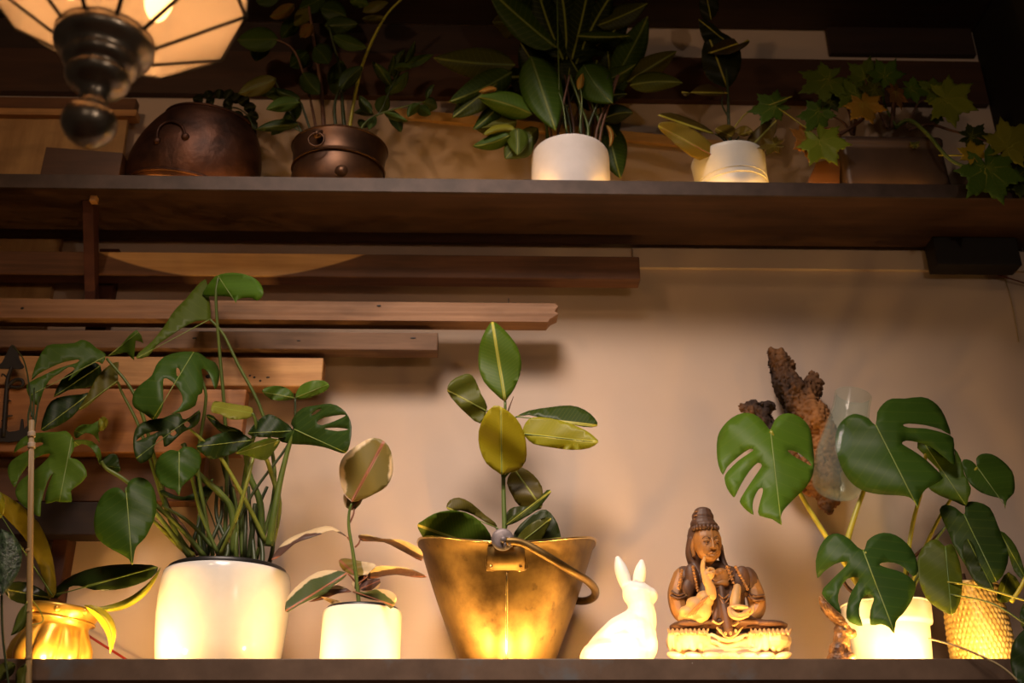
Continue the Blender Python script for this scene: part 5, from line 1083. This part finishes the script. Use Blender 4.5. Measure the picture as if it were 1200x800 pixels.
# ---- small rubber plant in the white cup pot
yp = 1.992; s = MPP(858, 190, yp); c = Vector((P(858, 205, yp).x, yp, BU)); R1 = 43*s; H = P(858, 189, yp).z-BU
r = thing('potted_rubber_plant', 'small olive-leaved rubber plant in a white tapered cup pot', 'potted plant', c)
lathe('pot', [(.001, 0), (R1*.86, 0), (R1*.89, .003), (R1*.935, H*.40), (R1*.92, H*.43), (R1*.94, H*.47), (R1*.935, H*.52), (R1*.955, H*.56), (R1*.99, H*.92), (R1*1.0, H*.98), (R1*.98, H), (R1*.93, H*.99), (R1*.9, H*.8), (R1*.86, H*.5)], c, 'plastic', r, 64, (-.05, 0, 1))
for zz in (.40, .50): lathe('ring_line', [(R1*.945+.0014*math.cos(q), H*zz+.0014*math.sin(q)) for q in [i*math.pi/3 for i in range(7)]], c, 'plastic', r, 64, (-.05, 0, 1))
lathe('soil', [(.001, H*.93), (R1*.91, H*.9)], c, 'soil', r, 32)
RU = lambda *a, **k: leaf(r, *a, mat='rubber', **k)
OO = (.14, .115, .03); OB = (.065, .052, .018); DK = (.010, .016, .010)
RU([(771, 149), (776, 143), (795, 144), (815, 153), (830, 165), (838, 176), (820, 188), (800, 176), (785, 163)], (835, 182), (772, 148), 1.93, 1.90, (.20, .17, .045), rib='midrib_r')
RU([(771, 135), (785, 132), (805, 138), (825, 147), (837, 157), (815, 152), (790, 142)], (837, 157), (772, 135), 1.96, 1.93, OB, rib=None, tilt=.1)
RU([(837, 153), (845, 147), (855, 146), (862, 152), (858, 160), (848, 162)], (858, 160), (839, 151), 1.955, 1.93, OO, rib=None)
RU([(861, 154), (868, 148), (876, 148), (883, 155), (872, 160)], (861, 160), (882, 153), 1.955, 1.93, OO, rib=None)
RU([(873, 170), (885, 152), (900, 141), (910, 140), (909, 155), (898, 174), (888, 180)], (874, 178), (910, 141), 1.95, 1.93, OB)
RU([(799, 107), (802, 112), (806, 112), (815, 103), (828, 98), (840, 102), (853, 109), (840, 112), (820, 111)], (853, 109), (800, 108), 1.97, 1.93, OB, tilt=.15, rib=None)
RU([(822, 72), (825, 50), (838, 46), (855, 48), (868, 60), (867, 82), (855, 102), (840, 99), (828, 90)], (852, 102), (832, 47), 1.98, 1.95, DK, rib=None)
RU([(829, 62), (845, 48), (860, 45), (866, 52), (876, 46), (878, 50), (870, 57), (852, 64)], (832, 62), (877, 47), 1.95, 1.93, (.028, .022, .014), rib=None)
RU([(819, 22), (835, 28), (846, 38), (858, 45), (845, 50), (830, 53), (822, 42)], (850, 48), (820, 24), 1.97, 1.95, DK, rib=None)
RU([(820, -2), (838, -4), (842, 12), (832, 24), (822, 20)], (834, 26), (828, -4), 1.975, 1.96, DK, rib=None)
stem(r, [(858, 185, 1.985), (854, 145, 1.98), (853, 108, 1.975), (850, 70, 1.97), (848, 48, 1.965)], .004, .0026, 'petiole_d')
stem(r, [(853, 136, 1.978), (846, 122, 1.97), (848, 108, 1.97)], .002, .0016, 'petiole_d', 'petiole')
for q in ((848, 160), (866, 160), (836, 182), (874, 178), (838, 157)): stem(r, [(857, 176, 1.98), ((q[0]+857)/2, q[1]+6, 1.965), (*q, 1.95)], .002, .0016, 'petiole_d', 'petiole', 3)

# ---- begonia in the brown trough
yf = 1.93; x0, x1 = P(986, 185, yf).x, P(1114, 185, yf).x; H = P(1050, 159, yf).z-BU; c = Vector(((x0+x1)/2, (yf+2.085)/2, BU))
r = thing('potted_begonia', 'sprawling palm-leaved begonia in a long brown rectangular trough', 'potted plant', c)
def rbox(name, xa, xb, ya, yb, prof, rc=.02, seg=6, mat='trough'):
    V, Fc = [], []
    for (gx, z) in prof:
        for ci, (sx, sy) in enumerate(((1, 1), (-1, 1), (-1, -1), (1, -1))):
            for k in range(seg+1):
                a_ = math.pi/2*(ci+k/seg)
                V.append(((xb-rc if sx > 0 else xa+rc)+(rc+gx)*math.cos(a_), (yb-rc if sy > 0 else ya+rc)+(rc+gx)*math.sin(a_), z))
    n = 4*(seg+1)
    for i in range(len(prof)-1):
        for k in range(n): k2 = (k+1) % n; Fc.append((i*n+k, i*n+k2, (i+1)*n+k2, (i+1)*n+k))
    Fc.append(tuple(range(n))[::-1])
    o = obj(name, V, Fc, mat, r); return o
rbox('trough', x0, x1, yf, 2.085, [(-.012, BU), (-.002, BU+.001), (.003, BU+.004), (.003, BU+.022), (-.001, BU+.026), (-.003, BU+.034), (-.007, BU+H*.8), (-.007, BU+H*.88), (-.003, BU+H*.90), (-.002, BU+H*.98), (-.004, BU+H), (-.010, BU+H), (-.012, BU+H*.8)])
mound = [ball_vf((c.x+.01+dx, c.y+dy, BU+H*.93), (.055, .05, .032)) for dx, dy in ((-.025, 0), (.03, .01), (0, -.015))]
fused('soil_mound', mound, .004, 'soil', r, smooth=1, disp=lambda co, n: co+n*.006*noise.noise(co*80))
C1 = (.085, .15, .03); C2 = (.13, .19, .035); CD = (.022, .040, .012); CY = (.32, .27, .04); CB = (.26, .13, .05); CG = (.055, .13, .028)
for cpt, rad, yy, rot, col, sq, sqa, kw in [
    ((971, 94), 34, 1.96, 150, C1, .75, 0, {}), ((960, 131), 26, 1.95, 120, CG, .85, -40, {}), ((972, 120), 18, 1.955, -50, CD, .8, 30, {}), ((1014, 92), 28, 1.98, -80, C1, .8, 0, {}), ((1003, 112), 26, 1.95, 190, C1, .8, 10, {}), ((1036, 90), 24, 1.97, -60, CG, .85, 0, {}),
    ((1012, 122), 27, 1.93, 70, (.28, .18, .035), .75, 0, {}), ((1050, 108), 19, 1.94, 80, (.11, .06, .03), .6, 60, {}), ((1068, 104), 20, 1.96, 20, CG, .85, 0, {}), ((1108, 116), 34, 1.95, 20, (.17, .24, .04), .95, 0, {}), ((1096, 104), 22, 1.965, 160, C1, .7, 0, {}),
    ((962, 165), 33, 1.915, 60, (.15, .24, .035), .85, 0, {}), ((946, 165), 26, 1.93, 150, CB, .6, 60, {}), ((908, 124), 28, 1.945, 170, CG, .75, -20, {}), ((908, 170), 17, 1.93, 170, (.09, .075, .02), .7, -10, {}), ((1157, 197), 44, 1.875, 70, CG, .85, 10, {}), ((1180, 172), 36, 1.89, -50, (.17, .20, .035), .9, 0, {}),
    ((1141, 182), 20, 1.885, -100, CY, .8, 0, {}), ((1138, 160), 22, 1.92, 0, CD, .8, 0, {}), ((1098, 136), 10, 1.95, 90, CD, .9, 0, {}), ((1192, 208), 26, 1.89, 30, (.02, .04, .012), .9, 0, {}), ((1072, 170), 7, 1.925, -90, (.10, .13, .06), .9, 0, {}), ((1025, 105), 18, 1.955, 140, (.06, .08, .02), .8, 0, {})]:
    palm(r, cpt, rad*1.14, yy, rot, col, sq, sqa, tilt=-.018, tiltx=.008*math.sin(rot), **kw)
for pts, r0, r1, m_ in [([(1048, 150, 1.98), (1065, 141, 1.95), (1085, 155, 1.925), (1115, 188, 1.89), (1150, 200, 1.878)], .0052, .0036, 'petiole'), ([(998, 158, 1.97), (996, 135, 1.965), (985, 108, 1.96), (972, 95, 1.96)], .003, .0018, 'stem_brown'), ([(998, 158, 1.97), (990, 145, 1.96), (975, 136, 1.955), (961, 131, 1.95)], .003, .0018, 'stem_brown'),
                        ([(1000, 158, 1.98), (1004, 130, 1.97), (1004, 113, 1.955)], .0045, .0025, 'stem_brown'), ([(983, 158, 1.96), (996, 150, 1.96), (1012, 138, 1.955), (1013, 123, 1.935)], .005, .003, 'stem_brown'), ([(1040, 150, 1.98), (1030, 130, 1.975), (1020, 110, 1.975), (1014, 93, 1.98)], .0035, .002, 'stem_brown'),
                        ([(1045, 150, 1.98), (1047, 128, 1.96), (1050, 110, 1.945)], .006, .004, 'stem_brown'), ([(1060, 150, 1.99), (1070, 132, 1.97), (1080, 118, 1.965), (1108, 117, 1.952)], .003, .0018, 'stem_brown'), ([(1065, 152, 1.98), (1090, 146, 1.97), (1112, 152, 1.95), (1140, 160, 1.925), (1180, 175, 1.895)], .004, .002, 'stem_brown'),
                        ([(1100, 182, 1.91), (1120, 182, 1.895), (1140, 182, 1.887)], .0018, .0016, 'petiole_y'), ([(1050, 148, 1.97), (1036, 120, 1.97), (1036, 92, 1.97)], .003, .002, 'petiole'), ([(945, 150, 1.93), (935, 143, 1.94), (920, 132, 1.945), (908, 125, 1.946)], .0018, .0015, 'petiole_y'), ([(985, 158, 1.95), (972, 150, 1.94), (950, 152, 1.935), (940, 148, 1.935)], .0022, .0016, 'stem_brown'), ([(860, 150, 1.965), (876, 132, 1.955), (905, 122, 1.945), (928, 113, 1.94)], .0018, .0014, 'petiole_y'), ([(985, 160, 1.94), (975, 160, 1.925), (963, 165, 1.917)], .0022, .0016, 'stem_brown')]:
    stem(r, pts, r0, r1, m_)
# amber glass slab beside the trough
pts = [(946, 214), (957, 190), (980, 184), (985, 190), (984, 214)]
V = [P(a_, b2, 1.955) for a_, b2 in pts]; 
for v in V:
    if v.z < BU+.012: v.z = BU
n_ = len(V); V += [v+Vector((0, .03, 0)) for v in V]
o = obj('wood_offcut', V, [tuple(range(n_))[::-1], tuple(range(n_, 2*n_))]+[(i, (i+1) % n_, n_+(i+1) % n_, n_+i) for i in range(n_)], 'w_brown', None, (V[0]+V[4])/2, smooth=False); bevel(o, .001)
tag(o, 'small honey-coloured wood offcut against the brown trough', 'offcut')

# ================================================================== THE PENDANT LANTERN
yl = .95; q = P(119, 70, yl); xz = (q.x, yl); sc_ = MPP(119, 70, yl)
zc = q.z; c = Vector((q.x, yl, zc))
ceil = 4.4
r = thing('pendant_lantern', 'faceted glass pendant lantern with a turned metal finial', 'lamp', c)
Rc = 57*sc_
fin = [(.0005, -.110), (.010, -.1095), (.019, -.104), (.0265, -.094), (.0285, -.084), (.026, -.074), (.019, -.068), (.0155, -.063), (.015, -.050), (.019, -.042), (.029, -.036), (.034, -.028), (.034, -.022), (.030, -.018), (.036, -.014), (.040, -.008), (.040, -.002), (Rc*.80, .004), (Rc*.97, .012), (Rc, .020), (Rc*.98, .026), (Rc*.92, .028), (.0005, .028)]
lathe('finial', [p[:2] for p in crom(fin, 2)], c, 'lamp_metal', r, 48)
Np = 10; R2 = Rc+.092; h1 = .024; h2 = .092; h3 = .26; R3 = R2*.96; h4 = .33; R4 = .06
def ring(R_, h, k): a_ = 2*math.pi*(k+.35)/Np; return c+Vector((R_*math.cos(a_), R_*math.sin(a_), h))
for (ra, ha, rb_, hb) in ((Rc*.93, h1, R2, h2), (R2, h2, R3, h3), (R3, h3, R4, h4)):
    for k in range(Np):
        o = obj('glass_panel', [ring(ra, ha, k), ring(ra, ha, k+1), ring(rb_, hb, k+1), ring(rb_, hb, k)], [(0, 1, 2, 3)], 'lantern_glass', r, smooth=False); thick(o, .002)
        tube('came', [ring(ra, ha, k), (ring(ra, ha, k)+ring(rb_, hb, k))/2, ring(rb_, hb, k)], .0026, .0026, 'came', r, 1, 6)
for R_, h in ((R2, h2), (R3, h3)):
    for k in range(Np): tube('came', [ring(R_, h, k), (ring(R_, h, k)+ring(R_, h, k+1))/2, ring(R_, h, k+1)], .0026, .0026, 'came', r, 1, 6)
lathe('cap', [(R4*1.1, h4-.004), (R4*1.1, h4+.006), (R4*.7, h4+.02), (.02, h4+.03), (.012, h4+.06), (.0005, h4+.06)], c, 'lamp_metal', r, 40)
tube('suspension_rod', [c+Vector((0, 0, h4+.05)), c+Vector((0, 0, (h4+ceil-zc)/2)), c+Vector((0, 0, ceil-zc))], .005, .005, 'lamp_metal', r, 2)
for k in range(3):
    a_ = 2*math.pi*k/3+.9; p0 = c+Vector((.055*math.cos(a_), .055*math.sin(a_), .13))
    obj('socket', *join([tube_vf([p0+Vector((0, 0, .04)), p0+Vector((0, 0, .08))], [.012, .012], 14)]), 'lamp_metal', r)
    obj('bulb', *ball_vf(p0, (.017, .017, .036)), 'bulb', r)
point('pendant_lantern_light', c+Vector((0, 0, .19)), .03, 2.2, (1, .62, .32))
struct(box('ceiling', -3.2, 2.2, -2.2, WALL+.1, ceil, ceil+.05, 'w_black', bev=0), 'dark timber ceiling')
